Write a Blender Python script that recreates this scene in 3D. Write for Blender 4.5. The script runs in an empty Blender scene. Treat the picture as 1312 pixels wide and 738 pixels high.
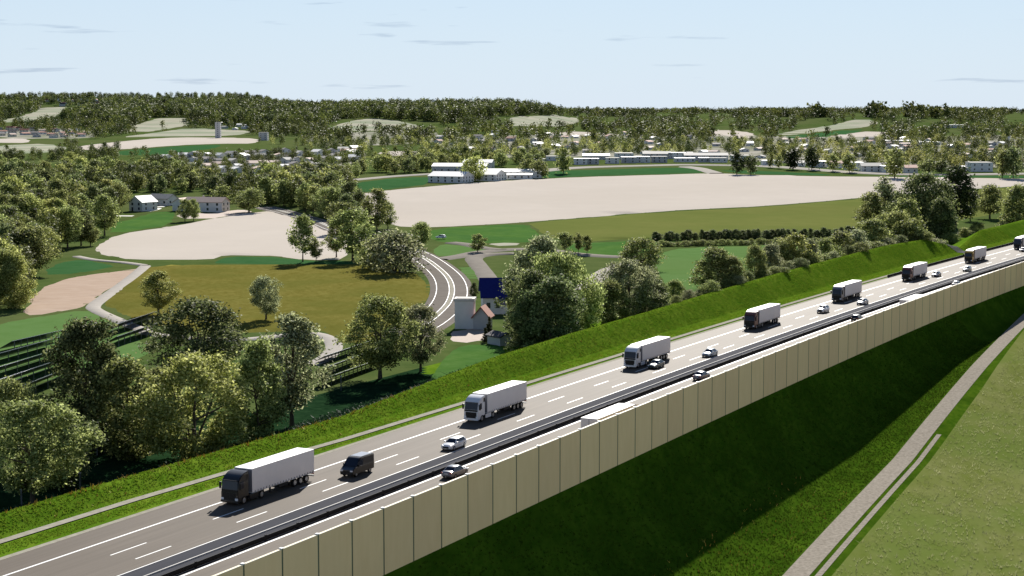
import bpy, bmesh, math, random
import numpy as np
from mathutils import Vector, Matrix
from mathutils.geometry import delaunay_2d_cdt
R = math.radians
PI = math.pi
scene = bpy.context.scene
COL = scene.collection
rng = np.random.default_rng(7)
random.seed(11)

# ------------------------------------------------------------------ camera
W0, H0, F, HORIZON, CAM_Z = 1312.0, 738.0, 2190.0, 142.0, 47.0
PITCH = math.atan((H0 / 2 - HORIZON) / F)
cam = bpy.data.cameras.new('camera')
cam.sensor_width = 36.0
cam.lens = F / W0 * 36.0
cam.clip_start = 1.0
cam.clip_end = 30000.0
camo = bpy.data.objects.new('camera', cam)
camo.location = (0, 0, CAM_Z)
camo.rotation_euler = (PI / 2 - PITCH, 0, 0)
COL.objects.link(camo)
scene.camera = camo

# ------------------------------------------------------------------ light
SUN_AZ, SUN_EL = R(7.5), R(28.5)
SUN_POWER, SKY_POWER, EXPOSURE = 5.0, 0.048, 0.95
SKY_TINT = (0.90, 0.92, 0.98, 1)      # cool white balance of the sky
world = bpy.data.worlds.new('World')
scene.world = world
world.use_nodes = True
wn, wl = world.node_tree.nodes, world.node_tree.links
bg = wn['Background']
sky = wn.new('ShaderNodeTexSky')
sky.sky_type = 'NISHITA'
sky.sun_disc = False
sky.sun_elevation = SUN_EL
sky.sun_rotation = SUN_AZ
sky.altitude = 300
sky.air_density = 1.0
sky.dust_density = 0.0
sky.ozone_density = 3.0
bg.inputs['Strength'].default_value = SKY_POWER
# thin streaks of grey blue cloud low over the horizon
tc = wn.new('ShaderNodeTexCoord')
mp = wn.new('ShaderNodeMapping')
mp.inputs['Scale'].default_value = (9.0, 9.0, 120.0)
nz = wn.new('ShaderNodeTexNoise')
nz.inputs['Scale'].default_value = 1.3
nz.inputs['Detail'].default_value = 4.0
cr = wn.new('ShaderNodeValToRGB')
cr.color_ramp.elements[0].position = 0.63
cr.color_ramp.elements[1].position = 0.74
mx = wn.new('ShaderNodeMix')
mx.data_type = 'RGBA'
mul = wn.new('ShaderNodeMix')
mul.data_type = 'RGBA'
mul.blend_type = 'MULTIPLY'
mul.inputs[0].default_value = 1.0
mul.inputs[7].default_value = (0.62, 0.66, 0.74, 1)
wl.new(tc.outputs['Generated'], mp.inputs['Vector'])
wl.new(mp.outputs['Vector'], nz.inputs['Vector'])
wl.new(nz.outputs['Fac'], cr.inputs['Fac'])
tint = wn.new('ShaderNodeMix')
tint.data_type = 'RGBA'
tint.blend_type = 'MULTIPLY'
tint.inputs[0].default_value = 1.0
tint.inputs[7].default_value = SKY_TINT
wl.new(sky.outputs['Color'], tint.inputs[6])
# pale haze band low over the horizon
sepz = wn.new('ShaderNodeSeparateXYZ')
wl.new(tc.outputs['Generated'], sepz.inputs[0])
mrz = wn.new('ShaderNodeMapRange')
mrz.inputs['From Min'].default_value = 0.0
mrz.inputs['From Max'].default_value = 0.40
mrz.inputs['To Min'].default_value = 0.88
mrz.inputs['To Max'].default_value = 0.0
wl.new(sepz.outputs['Z'], mrz.inputs['Value'])
pale = wn.new('ShaderNodeMix')
pale.data_type = 'RGBA'
pale.inputs[7].default_value = (7.2, 8.5, 10.1, 1)
wl.new(mrz.outputs['Result'], pale.inputs[0])
wl.new(tint.outputs[2], pale.inputs[6])
wl.new(pale.outputs[2], mul.inputs[6])
wl.new(cr.outputs['Color'], mx.inputs[0])
wl.new(pale.outputs[2], mx.inputs[6])
wl.new(mul.outputs[2], mx.inputs[7])
wl.new(mx.outputs[2], bg.inputs['Color'])

sun = bpy.data.lights.new('sun', 'SUN')
sun.energy = SUN_POWER
sun.angle = R(0.5)
sun.color = (1.0, 0.95, 0.87)
suno = bpy.data.objects.new('sun', sun)
to_sun = Vector((math.sin(SUN_AZ) * math.cos(SUN_EL), math.cos(SUN_AZ) * math.cos(SUN_EL), math.sin(SUN_EL)))
suno.rotation_euler = to_sun.to_track_quat('Z', 'Y').to_euler()
suno.location = (0, 0, 200)
COL.objects.link(suno)
vs = scene.view_settings
vs.view_transform = 'Standard'
vs.look = 'None'
vs.exposure = EXPOSURE
vs.gamma = 1.0
vs.use_curve_mapping = False
scene.render.engine = 'CYCLES'
scene.cycles.use_denoising = True
scene.cycles.max_bounces = 6
scene.cycles.diffuse_bounces = 3
scene.cycles.transmission_bounces = 3
scene.cycles.transparent_max_bounces = 4

# ------------------------------------------------------------------ helpers
def tag(o, label=None, cat=None, group=None, kind=None):
    if label: o['label'] = label
    if cat: o['category'] = cat
    if group: o['group'] = group
    if kind: o['kind'] = kind
    return o

def empty(name, loc=(0, 0, 0), rz=0.0):
    o = bpy.data.objects.new(name, None)
    o.empty_display_size = 0.5
    o.location = loc
    o.rotation_euler = (0, 0, rz)
    COL.objects.link(o)
    return o

def link(name, me, mat=None, parent=None):
    o = bpy.data.objects.new(name, me)
    COL.objects.link(o)
    if mat is not None:
        for m in (mat if isinstance(mat, (list, tuple)) else [mat]):
            me.materials.append(m)
    if parent: o.parent = parent
    return o

def mesh_np(name, verts, faces, smooth=False, mats=None):
    verts = np.asarray(verts, dtype=np.float32)
    faces = np.asarray(faces, dtype=np.int32)
    k = faces.shape[1]
    me = bpy.data.meshes.new(name)
    me.vertices.add(len(verts))
    me.vertices.foreach_set('co', verts.ravel())
    me.loops.add(faces.size)
    me.loops.foreach_set('vertex_index', faces.ravel())
    me.polygons.add(len(faces))
    me.polygons.foreach_set('loop_start', np.arange(0, faces.size, k, dtype=np.int32))
    me.polygons.foreach_set('loop_total', np.full(len(faces), k, dtype=np.int32))
    if mats is not None:
        me.polygons.foreach_set('material_index', np.asarray(mats, dtype=np.int32))
    if smooth:
        me.polygons.foreach_set('use_smooth', np.ones(len(faces), dtype=bool))
    me.update(calc_edges=True)
    return me

def copy_tree(o, parent=None):
    c = o.copy()
    COL.objects.link(c)
    if parent: c.parent = parent
    for ch in list(o.children): copy_tree(ch, c)
    return c

class MB:
    """collects boxes, prisms, tubes; builds ONE mesh object"""
    def __init__(s): s.bm = bmesh.new()
    def box(s, x0, x1, y0, y1, z0, z1, bevel=0.0):
        vs_ = [s.bm.verts.new((x, y, z)) for x in (x0, x1) for y in (y0, y1) for z in (z0, z1)]
        f = [(0, 1, 3, 2), (4, 6, 7, 5), (0, 4, 5, 1), (2, 3, 7, 6), (0, 2, 6, 4), (1, 5, 7, 3)]
        fs = [s.bm.faces.new([vs_[i] for i in q]) for q in f]
        if bevel > 0:
            es = list({e for q in fs for e in q.edges})
            bmesh.ops.bevel(s.bm, geom=es, offset=bevel, segments=2, affect='EDGES', profile=0.6)
        return s
    def prism(s, pts, a0, a1, axis='y'):
        """pts: 2D outline; extruded along axis"""
        def v(p, a):
            return (p[0], a, p[1]) if axis == 'y' else ((a, p[0], p[1]) if axis == 'x' else (p[0], p[1], a))
        A = [s.bm.verts.new(v(p, a0)) for p in pts]
        B = [s.bm.verts.new(v(p, a1)) for p in pts]
        s.bm.faces.new(A); s.bm.faces.new(B[::-1])
        n = len(pts)
        for i in range(n):
            s.bm.faces.new((A[i], B[i], B[(i + 1) % n], A[(i + 1) % n]))
        return s
    def tube(s, p0, p1, r0, r1=None, n=8):
        r1 = r0 if r1 is None else r1
        p0, p1 = Vector(p0), Vector(p1)
        d = (p1 - p0)
        q = d.to_track_quat('Z', 'Y').to_matrix()
        A, B = [], []
        for i in range(n):
            a = 2 * PI * i / n
            e = q @ Vector((math.cos(a), math.sin(a), 0))
            A.append(s.bm.verts.new(p0 + e * r0)); B.append(s.bm.verts.new(p1 + e * r1))
        s.bm.faces.new(A[::-1]); s.bm.faces.new(B)
        for i in range(n):
            s.bm.faces.new((A[i], A[(i + 1) % n], B[(i + 1) % n], B[i]))
        return s
    def hull(s, pts):
        vs_ = [s.bm.verts.new(p) for p in pts]
        bmesh.ops.convex_hull(s.bm, input=vs_)
        return s
    def quad(s, *p):
        s.bm.faces.new([s.bm.verts.new(q) for q in p]); return s
    def loft(s, rings, cap=True):
        rows = [[s.bm.verts.new(p) for p in r] for r in rings]
        n = len(rows[0])
        for a, b in zip(rows[:-1], rows[1:]):
            for i in range(n):
                s.bm.faces.new((a[i], a[(i + 1) % n], b[(i + 1) % n], b[i]))
        if cap:
            s.bm.faces.new(rows[0][::-1]); s.bm.faces.new(rows[-1])
        return s
    def build(s, name, mat, parent=None, smooth=None):
        bmesh.ops.recalc_face_normals(s.bm, faces=s.bm.faces)
        me = bpy.data.meshes.new(name)
        s.bm.to_mesh(me); s.bm.free()
        if smooth is not None:
            me.polygons.foreach_set('use_smooth', np.ones(len(me.polygons), dtype=bool))
            me.update()
            try: me.set_sharp_from_angle(angle=R(smooth))
            except Exception: pass
        return link(name, me, mat, parent)

# ------------------------------------------------------------------ materials
def mat(name, col, rough=0.8, var=None, scale=1.0, detail=4.0, bump=0.0, bscale=None, spec=0.3, metal=0.0,
        stretch=None, coat=0.0, trans=0.0, objvar=0.0, big=None, bigscale=0.02, bigamt=0.5):
    m = bpy.data.materials.new(name)
    m.use_nodes = True
    nt = m.node_tree
    N, L = nt.nodes, nt.links
    b = N['Principled BSDF']
    b.inputs['Roughness'].default_value = rough
    b.inputs['Specular IOR Level'].default_value = spec
    b.inputs['Metallic'].default_value = metal
    b.inputs['Coat Weight'].default_value = coat
    c4 = (*col, 1)
    b.inputs['Base Color'].default_value = c4
    out = None
    geo = None
    if var is not None or bump > 0 or big is not None:
        geo = N.new('ShaderNodeNewGeometry')
        src = geo.outputs['Position']
        if stretch:
            mp_ = N.new('ShaderNodeMapping')
            mp_.inputs['Rotation'].default_value = (0, 0, stretch[3] if len(stretch) > 3 else 0)
            mp_.inputs['Scale'].default_value = stretch[:3]
            L.new(src, mp_.inputs['Vector']); src = mp_.outputs['Vector']
    if var is not None:
        n = N.new('ShaderNodeTexNoise')
        n.inputs['Scale'].default_value = scale
        n.inputs['Detail'].default_value = detail
        n.inputs['Roughness'].default_value = 0.65
        L.new(src, n.inputs['Vector'])
        rp = N.new('ShaderNodeValToRGB')
        rp.color_ramp.elements[0].position = 0.33
        rp.color_ramp.elements[1].position = 0.67
        rp.color_ramp.elements[0].color = c4
        rp.color_ramp.elements[1].color = (*var, 1)
        L.new(n.outputs['Fac'], rp.inputs['Fac'])
        out = rp.outputs['Color']
    if big is not None:
        n2 = N.new('ShaderNodeTexNoise')
        n2.inputs['Scale'].default_value = bigscale
        n2.inputs['Detail'].default_value = 3
        L.new(geo.outputs['Position'], n2.inputs['Vector'])
        rp2 = N.new('ShaderNodeValToRGB')
        rp2.color_ramp.elements[0].position = 0.42
        rp2.color_ramp.elements[1].position = 0.62
        rp2.color_ramp.elements[0].color = (0, 0, 0, 1)
        rp2.color_ramp.elements[1].color = (bigamt, bigamt, bigamt, 1)
        L.new(n2.outputs['Fac'], rp2.inputs['Fac'])
        x = N.new('ShaderNodeMix'); x.data_type = 'RGBA'
        L.new(rp2.outputs['Color'], x.inputs[0])
        if out is not None: L.new(out, x.inputs[6])
        else: x.inputs[6].default_value = c4
        x.inputs[7].default_value = (*big, 1)
        out = x.outputs[2]
    if objvar > 0:
        oi = N.new('ShaderNodeObjectInfo')
        hs = N.new('ShaderNodeHueSaturation')
        mr = N.new('ShaderNodeMapRange')
        mr.inputs['To Min'].default_value = 1 - objvar
        mr.inputs['To Max'].default_value = 1 + objvar
        mr2 = N.new('ShaderNodeMapRange')
        mr2.inputs['To Min'].default_value = 0.5 - objvar * 0.06
        mr2.inputs['To Max'].default_value = 0.5 + objvar * 0.06
        L.new(oi.outputs['Random'], mr.inputs['Value'])
        L.new(oi.outputs['Random'], mr2.inputs['Value'])
        L.new(mr.outputs['Result'], hs.inputs['Value'])
        L.new(mr2.outputs['Result'], hs.inputs['Hue'])
        if out is not None: L.new(out, hs.inputs['Color'])
        else: hs.inputs['Color'].default_value = c4
        out = hs.outputs['Color']
    if out is not None: L.new(out, b.inputs['Base Color'])
    if bump > 0:
        nb = N.new('ShaderNodeTexNoise')
        nb.inputs['Scale'].default_value = bscale or scale
        nb.inputs['Detail'].default_value = 3
        L.new(src, nb.inputs['Vector'])
        bp = N.new('ShaderNodeBump')
        bp.inputs['Strength'].default_value = 1.0
        bp.inputs['Distance'].default_value = bump
        L.new(nb.outputs['Fac'], bp.inputs['Height'])
        L.new(bp.outputs['Normal'], b.inputs['Normal'])
    if trans > 0:
        t = N.new('ShaderNodeBsdfTranslucent')
        if out is not None: L.new(out, t.inputs['Color'])
        else: t.inputs['Color'].default_value = c4
        ms = N.new('ShaderNodeMixShader')
        ms.inputs['Fac'].default_value = trans
        L.new(b.outputs['BSDF'], ms.inputs[1]); L.new(t.outputs['BSDF'], ms.inputs[2])
        L.new(ms.outputs['Shader'], N['Material Output'].inputs['Surface'])
    return m

M = {}
M['ground'] = mat('ground_grass', (0.050, 0.085, 0.022), 0.95, (0.085, 0.115, 0.036), 0.12, 6, 0.10, 0.9, 0.0, big=(0.125, 0.125, 0.06), bigscale=0.006, bigamt=0.35)
M['shaded_scrub_ground'] = mat('shaded_scrub_ground', (0.007, 0.022, 0.009), 0.95, (0.018, 0.044, 0.018), 0.5, 6, 0.1, 1.2, 0.0)  # scrub floor, with the shade of the trees put into its dark green
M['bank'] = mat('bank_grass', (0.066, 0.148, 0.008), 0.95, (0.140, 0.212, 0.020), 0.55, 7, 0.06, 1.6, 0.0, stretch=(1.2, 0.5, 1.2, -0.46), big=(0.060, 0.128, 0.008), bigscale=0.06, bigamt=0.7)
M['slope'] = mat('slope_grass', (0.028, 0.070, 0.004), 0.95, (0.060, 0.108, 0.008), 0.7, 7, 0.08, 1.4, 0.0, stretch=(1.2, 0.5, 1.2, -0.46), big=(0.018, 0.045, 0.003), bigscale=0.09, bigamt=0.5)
M['meadow'] = mat('meadow_grass', (0.108, 0.134, 0.029), 0.95, (0.158, 0.172, 0.060), 0.30, 7, 0.0, None, 0.0, stretch=(1, 0.30, 1, -0.25), big=(0.098, 0.142, 0.028), bigscale=0.05, bigamt=0.6)
M['green_field'] = mat('green_field', (0.085, 0.160, 0.046), 0.95, (0.10, 0.178, 0.058), 0.15, 5, 0.05, 1.0, 0.0, big=(0.105, 0.17, 0.055), bigscale=0.02)
M['deep_green_field'] = mat('deep_green_field', (0.032, 0.095, 0.032), 0.95, (0.046, 0.112, 0.042), 0.15, 5, 0.05, 1.0, 0.0)
M['lawn'] = mat('lawn', (0.055, 0.125, 0.026), 0.95, (0.080, 0.155, 0.040), 0.25, 5, 0.06, 1.2, 0.0, big=(0.040, 0.105, 0.030), bigscale=0.05)
M['olive_field'] = mat('olive_field', (0.125, 0.142, 0.040), 0.95, (0.142, 0.156, 0.046), 0.1, 5, 0.05, 0.8, 0.0, big=(0.105, 0.135, 0.034), bigscale=0.012)
M['crop_field'] = mat('ripening_crop', (0.118, 0.106, 0.022), 0.95, (0.168, 0.152, 0.040), 0.5, 7, 0.12, 1.0, 0.0, stretch=(1, 0.45, 1, 0.2), big=(0.100, 0.106, 0.022), bigscale=0.03, bigamt=0.6)
M['stubble'] = mat('pale_stubble', (0.475, 0.430, 0.378), 0.95, (0.500, 0.452, 0.398), 0.05, 5, 0.02, 0.6, 0.0, big=(0.455, 0.410, 0.355), bigscale=0.008)
M['tilled'] = mat('tilled_soil', (0.36, 0.27, 0.205), 0.95, (0.44, 0.345, 0.275), 0.7, 4, 0.06, 0.9, 0.0, stretch=(0.25, 1.6, 1, -0.7))
M['pale_field'] = mat('pale_hay', (0.33, 0.32, 0.25), 0.95, (0.40, 0.39, 0.31), 0.02, 5, 0.05, 0.4, 0.0, big=(0.20, 0.25, 0.16), bigscale=0.008, bigamt=0.7)
M['gravel'] = mat('gravel_path', (0.200, 0.178, 0.145), 0.95, (0.335, 0.302, 0.255), 2.0, 8, 0.04, 4, 0.0)
M['gutter'] = mat('gutter_stone', (0.27, 0.255, 0.205), 0.95, (0.37, 0.35, 0.29), 1.2, 6, 0.02, 4, 0.0)
M['asphalt'] = mat('light_asphalt', (0.088, 0.071, 0.055), 0.74, (0.128, 0.105, 0.083), 0.25, 7, 0.0, None, 0.08, big=(0.096, 0.078, 0.060), bigscale=0.05)
M['dark_asphalt'] = mat('median_asphalt', (0.050, 0.052, 0.062), 0.95, (0.062, 0.064, 0.074), 0.6, 6, 0.0, None, 0.02, stretch=(1, 0.12, 1, -0.466))
M['country_road'] = mat('country_road', (0.165, 0.148, 0.130), 0.95, (0.195, 0.176, 0.155), 0.3, 6, 0.0, None, 0.0)
M['pale_track'] = mat('pale_track', (0.36, 0.335, 0.30), 0.95, (0.42, 0.39, 0.35), 0.4, 6, 0.02, 2, 0.0)
M['paving'] = mat('paving', (0.36, 0.29, 0.24), 0.9, (0.42, 0.34, 0.29), 0.8, 5, 0.0, None, 0.2)
M['paint'] = mat('white_road_paint', (0.72, 0.72, 0.70), 0.6, (0.80, 0.80, 0.78), 1.0, 5)
M['concrete'] = mat('concrete', (0.50, 0.48, 0.44), 0.85, (0.58, 0.56, 0.52), 0.7, 5)
M['wall_panel'] = mat('noise_wall_panel', (0.785, 0.555, 0.288), 0.9, (0.835, 0.60, 0.322), 1.0, 5, 0.01, 3, 0.0, stretch=(1, 1, 0.2), objvar=0.04, big=(0.75, 0.545, 0.29), bigscale=0.12, bigamt=0.4)
M['coping'] = mat('wall_coping', (0.70, 0.62, 0.45), 0.7)
M['post_cap'] = mat('white_post_cap', (0.8, 0.8, 0.78), 0.5)
M['wall_post'] = mat('green_steel_post', (0.10, 0.115, 0.065), 0.6)
M['steel'] = mat('galvanised_steel', (0.12, 0.13, 0.14), 0.45, metal=0.7)
M['rail'] = mat('near_black_guard_rail', (0.012, 0.012, 0.014), 0.8, spec=0.1)  # rough near-black finish for rails and their posts
M['bark'] = mat('bark', (0.07, 0.055, 0.04), 0.95, (0.12, 0.095, 0.07), 3.0, 5, 0.03, 8, 0.1)
LEAF = {}
def leafmat(k, a, b, trans=0.42):
    m = mat(k + '_leaves', a, 0.62, b, 0.5, 3, spec=0.06, trans=trans, objvar=0.20)
    nt = m.node_tree
    geo_ = [n for n in nt.nodes if n.type == 'NEW_GEOMETRY'][0]
    rp_ = [n for n in nt.nodes if n.type == 'VALTORGB'][0]
    noise_ = [n for n in nt.nodes if n.type == 'TEX_NOISE'][0]
    av = nt.nodes.new('ShaderNodeMix')          # half clump tone, half a tone of the single leaf
    av.inputs[0].default_value = 0.6
    nt.links.new(noise_.outputs['Fac'], av.inputs[2])
    nt.links.new(geo_.outputs['Random Per Island'], av.inputs[3])
    nt.links.new(av.outputs[0], rp_.inputs['Fac'])
    rp_.color_ramp.elements[0].position = 0.30
    rp_.color_ramp.elements[1].position = 0.80
    LEAF[k] = m
leafmat('olive', (0.078, 0.100, 0.020), (0.48, 0.52, 0.20), 0.5)
leafmat('deep', (0.040, 0.060, 0.016), (0.31, 0.35, 0.15), 0.46)
leafmat('silver', (0.085, 0.100, 0.040), (0.54, 0.56, 0.31), 0.5)
leafmat('fresh', (0.150, 0.175, 0.030), (0.60, 0.61, 0.23), 0.5)
leafmat('dark', (0.020, 0.030, 0.011), (0.070, 0.088, 0.030), 0.3)
leafmat('far_olive', (0.070, 0.088, 0.020), (0.31, 0.33, 0.095), 0.2)
leafmat('far_deep', (0.035, 0.052, 0.014), (0.16, 0.18, 0.06), 0.15)
M['wall_white'] = mat('white_render', (0.66, 0.65, 0.63), 0.85, (0.72, 0.71, 0.69), 0.5, 4)
M['wall_cream'] = mat('cream_render', (0.60, 0.54, 0.44), 0.85, (0.66, 0.60, 0.50), 0.5, 4)
M['wall_grey'] = mat('grey_render', (0.42, 0.42, 0.42), 0.85, (0.48, 0.48, 0.48), 0.5, 4)
M['loop_road'] = mat('pale_road', (0.215, 0.195, 0.170), 0.95, (0.255, 0.235, 0.205), 0.3, 5, 0.0, None, 0.0)
M['roof_white'] = mat('pale_sheet_roof', (0.72, 0.71, 0.68), 0.6)
M['roof_grey'] = mat('grey_roof', (0.27, 0.265, 0.25), 0.8, (0.34, 0.33, 0.31), 1.5, 4)
M['roof_red'] = mat('red_tile_roof', (0.28, 0.10, 0.065), 0.8, (0.36, 0.14, 0.09), 2.0, 4)
M['roof_pink'] = mat('faded_tile_roof', (0.46, 0.33, 0.27), 0.8, (0.54, 0.40, 0.33), 2.0, 4)
M['roof_blue'] = mat('blue_roof', (0.012, 0.016, 0.115), 0.7, (0.015, 0.020, 0.14), 1.0, 3, spec=0.1)
M['roof_dark'] = mat('dark_roof', (0.06, 0.055, 0.065), 0.8)
M['glass'] = mat('window_glass', (0.03, 0.04, 0.05), 0.12, spec=0.6)
M['tyre'] = mat('tyre_rubber', (0.012, 0.012, 0.012), 0.85)
M['rim'] = mat('wheel_rim', (0.45, 0.46, 0.48), 0.35, metal=0.8)
M['chassis'] = mat('chassis_black', (0.015, 0.015, 0.017), 0.7)
M['lamp_lens'] = mat('lamp_lens', (0.75, 0.77, 0.80), 0.15, spec=0.6)
M['tail_lens'] = mat('tail_lens', (0.30, 0.015, 0.012), 0.25, spec=0.5)
M['car_glass'] = mat('car_glass', (0.012, 0.018, 0.032), 0.10, spec=0.35)
M['trailer_tarp'] = mat('trailer_tarpaulin', (0.80, 0.765, 0.745), 0.6, (0.84, 0.80, 0.78), 0.6, 3, 0.0, None, 0.2)
M['trailer_roof'] = mat('trailer_roof', (0.78, 0.78, 0.77), 0.6)
M['grille'] = mat('grille_black', (0.01, 0.01, 0.012), 0.4)
M['plate'] = mat('number_plate', (0.75, 0.75, 0.72), 0.5)
M['solar'] = mat('solar_cells', (0.012, 0.018, 0.045), 0.35, (0.018, 0.026, 0.06), 1.5, 2, spec=0.3)
M['solar_back'] = mat('solar_backsheet', (0.022, 0.026, 0.040), 0.5)
M['alu'] = mat('aluminium_edge', (0.42, 0.43, 0.45), 0.4, metal=0.5)
def paintmat(k, c, rough=0.28):
    M[k] = mat(k + '_paint', c, rough, spec=0.5, coat=0.5)
paintmat('black', (0.004, 0.004, 0.005), 0.4); paintmat('white', (0.74, 0.74, 0.75)); paintmat('brick', (0.16, 0.055, 0.035))
paintmat('wine', (0.22, 0.06, 0.05)); paintmat('yellow', (0.62, 0.36, 0.04)); paintmat('grey', (0.20, 0.20, 0.22))
paintmat('teal', (0.09, 0.14, 0.16)); paintmat('pale_blue', (0.42, 0.50, 0.56)); paintmat('slate', (0.10, 0.10, 0.15))
paintmat('silver', (0.50, 0.52, 0.54)); paintmat('sage', (0.24, 0.29, 0.27)); paintmat('navy', (0.05, 0.08, 0.14))

# ------------------------------------------------------------------ terrain
UX, UY = 0.449, 0.893          # direction of the motorway
NX, NY = 0.893, -0.449         # to its right
def bend(s):
    s = np.asarray(s, dtype=float)
    a = np.clip(s - 220.0, 0, 500.0)
    return 9.4e-5 * a * a + np.maximum(s - 720.0, 0) * 0.094
def to_so(X, Y):
    s = X * UX + Y * UY
    return s, X * NX + Y * NY - bend(s)
def to_xy(s, o):
    o2 = o + bend(s)
    return s * UX + o2 * NX, s * UY + o2 * NY
def sm(a, b, x):
    t = np.clip((x - a) / (b - a), 0, 1)
    return t * t * (3 - 2 * t)
def valley(X, Y):
    z = np.interp(Y, [0, 850, 1150, 1600, 2700, 5000, 8200, 9200, 12500], [-5, -5, 1, 6, 8.5, 17, 35, 40, 38])
    px = X / np.maximum(Y, 1.0) * F + W0 / 2
    hill = sm(2500, 4700, Y) * (1 - sm(4900, 7000, Y) * 0.75)
    edge = 1 - sm(640, 762, px + 16 * np.sin(Y * 0.004))
    lump = 1 + 0.05 * np.sin(X * 0.006 + 1.3) + 0.035 * np.sin(X * 0.015 + Y * 0.004)
    z = z + hill * edge * 39 * lump
    z = z + sm(6500, 7800, Y) * (1 - sm(8600, 10500, Y)) * (1 - sm(300, 420, px)) * 66
    z = z + 26 * np.exp(-(((X - 760) / 260) ** 2 + ((Y - 3700) / 420) ** 2))
    z = z + sm(7400, 9000, Y) * (6 * np.exp(-((px - 1090) / 90) ** 2) + 3 * np.exp(-((px - 1235) / 45) ** 2) + 2.5 * np.sin(px * 0.022) + 1.2 * np.sin(px * 0.06))
    z = z + sm(900, 1500, Y) * 1.2 * np.sin(X * 0.012) * np.cos(Y * 0.006)
    return z
CREST_S = [60, 160, 190, 215, 240, 270, 300, 340, 366, 428, 520, 556, 580, 620, 760]
CREST_Z = [1.9, 1.75, 1.6, 1.5, 2.35, 3.45, 3.8, 4.05, 4.4, 5.1, 5.7, 5.2, 1.2, 4.4, 5.6]
def bank_run(s): return np.interp(s, [215, 275], [2.0, 1.4])
PATH_S = [60, 203, 285, 367, 460, 600, 800]
PATH_D = [25.0, 22.1, 17.3, 11.7, 4.4, 3.0, 3.0]
PATH_Z = [-15, -14, -12, -7.2, -4.2, -3.2, -3.0]
WALL_O = -88.5
WALL_TOP = 6.8
def wall_base(s): return np.interp(s, [60, 250, 450, 700], [0.05, 0.25, 0.8, 1.25])
def corridor(s, o):
    zc = np.interp(s, CREST_S, CREST_Z)
    d = -127.0 - o
    rise = np.where(d < 6, 0.02 + d * 0.045, 0.29 + (d - 6) / bank_run(s))
    oc = 6 + bank_run(s) * (zc - 0.29)
    fall = zc + 0.55 - (d - oc) / 1.7
    k = 0.4
    m = np.minimum(rise, fall)
    left = m - k * np.log(np.exp(-(rise - m) / k) + np.exp(-(fall - m) / k))
    dp, zp, zb = np.interp(s, PATH_S, PATH_D), np.interp(s, PATH_S, PATH_Z), wall_base(s)
    e = o - WALL_O
    t = np.clip(e / dp, 0, 1)
    right = zb + (zp - zb) * (1 - (1 - t) ** 2.5)
    right = np.where(e > dp + 5, zp - np.clip(e - dp - 5, 0, 60) * 0.012, right)
    return left, right
def ground_z(X, Y):
    X = np.asarray(X, dtype=float); Y = np.asarray(Y, dtype=float)
    s, o = to_so(X, Y)
    zv = valley(X, Y)
    left, right = corridor(s, o)
    k = 0.5
    mxx = np.maximum(left, zv)
    zl = mxx + k * np.log(np.exp((left - mxx) / k) + np.exp((zv - mxx) / k))
    zl = np.where(left < zv - 4, zv, zl)
    z = np.where(o < -127.0, zl, np.where(o > WALL_O, right, np.where(o > -91.3, -0.12 + (o + 91.3) / 2.8 * (wall_base(s) + 0.12), -0.12)))
    far = sm(760, 1000, s)
    return z * (1 - far) + zv * far
def gz(x, y): return float(ground_z(np.array([x]), np.array([y]))[0])

CP, SP = math.cos(PITCH), math.sin(PITCH)
def rays(px, py):
    px, py = np.asarray(px, float), np.asarray(py, float)
    a, b, c = px - W0 / 2, np.full_like(px, F), -(py - H0 / 2)
    return a, CP * b + SP * c, -SP * b + CP * c
DEPTHS = np.concatenate([np.linspace(120, 900, 160)[:-1], np.geomspace(900, 12400, 420)])
def at_many(px, py):
    """points of the valley floor that the picture shows at these pixels of the photograph"""
    a, b, c = rays(px, py)
    X = np.zeros_like(a); Y = np.zeros_like(a); done = np.zeros(len(a), bool)
    prev = np.full(len(a), DEPTHS[0]); pd = np.full(len(a), 1e9)
    for D in DEPTHS:
        t = D / b
        dz = CAM_Z + t * c - valley(t * a, np.full_like(a, D))
        hit = (dz <= 0) & ~done
        if hit.any():
            w = np.clip(pd / np.maximum(pd - dz, 1e-6), 0, 1)
            Dh = prev + (D - prev) * w
            X = np.where(hit, Dh / b * a, X); Y = np.where(hit, Dh, Y)
            done |= hit
        prev = np.full(len(a), D); pd = dz
        if done.all(): break
    Y = np.where(done, Y, DEPTHS[-1]); X = np.where(done, X, DEPTHS[-1] / b * a)
    return X, Y
def at(px, py):
    X, Y = at_many(np.array([px], float), np.array([py], float))
    return float(X[0]), float(Y[0])
def scale_at(y): return F / y          # pixels of the photograph per metre at depth y

# ground sheet, dense near, reaching the horizon
def build_ground():
    rows = np.concatenate([np.arange(90, 900, 4.0), np.geomspace(900, 12400, 300)])
    cols = np.linspace(-0.46, 0.46, 360)
    Yg, U = np.meshgrid(rows, cols, indexing='ij')
    Xg = U * (Yg + 60)
    Z = ground_z(Xg, Yg)
    s, o = to_so(Xg, Yg)
    inside = np.minimum(np.minimum(sm(-172, -160, o), 1 - sm(-30, -22, o)), np.minimum(sm(64, 76, s), 1 - sm(738, 752, s)))
    Z = Z - 1.6 * inside
    n, m = Xg.shape
    idx = np.arange(n * m).reshape(n, m)
    f = np.stack([idx[:-1, :-1], idx[:-1, 1:], idx[1:, 1:], idx[1:, :-1]], -1).reshape(-1, 4)
    me = mesh_np('ground', np.stack([Xg, Yg, Z], -1).reshape(-1, 3), f, True)
    tag(link('ground', me, M['ground']), kind='structure')
build_ground()

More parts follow.
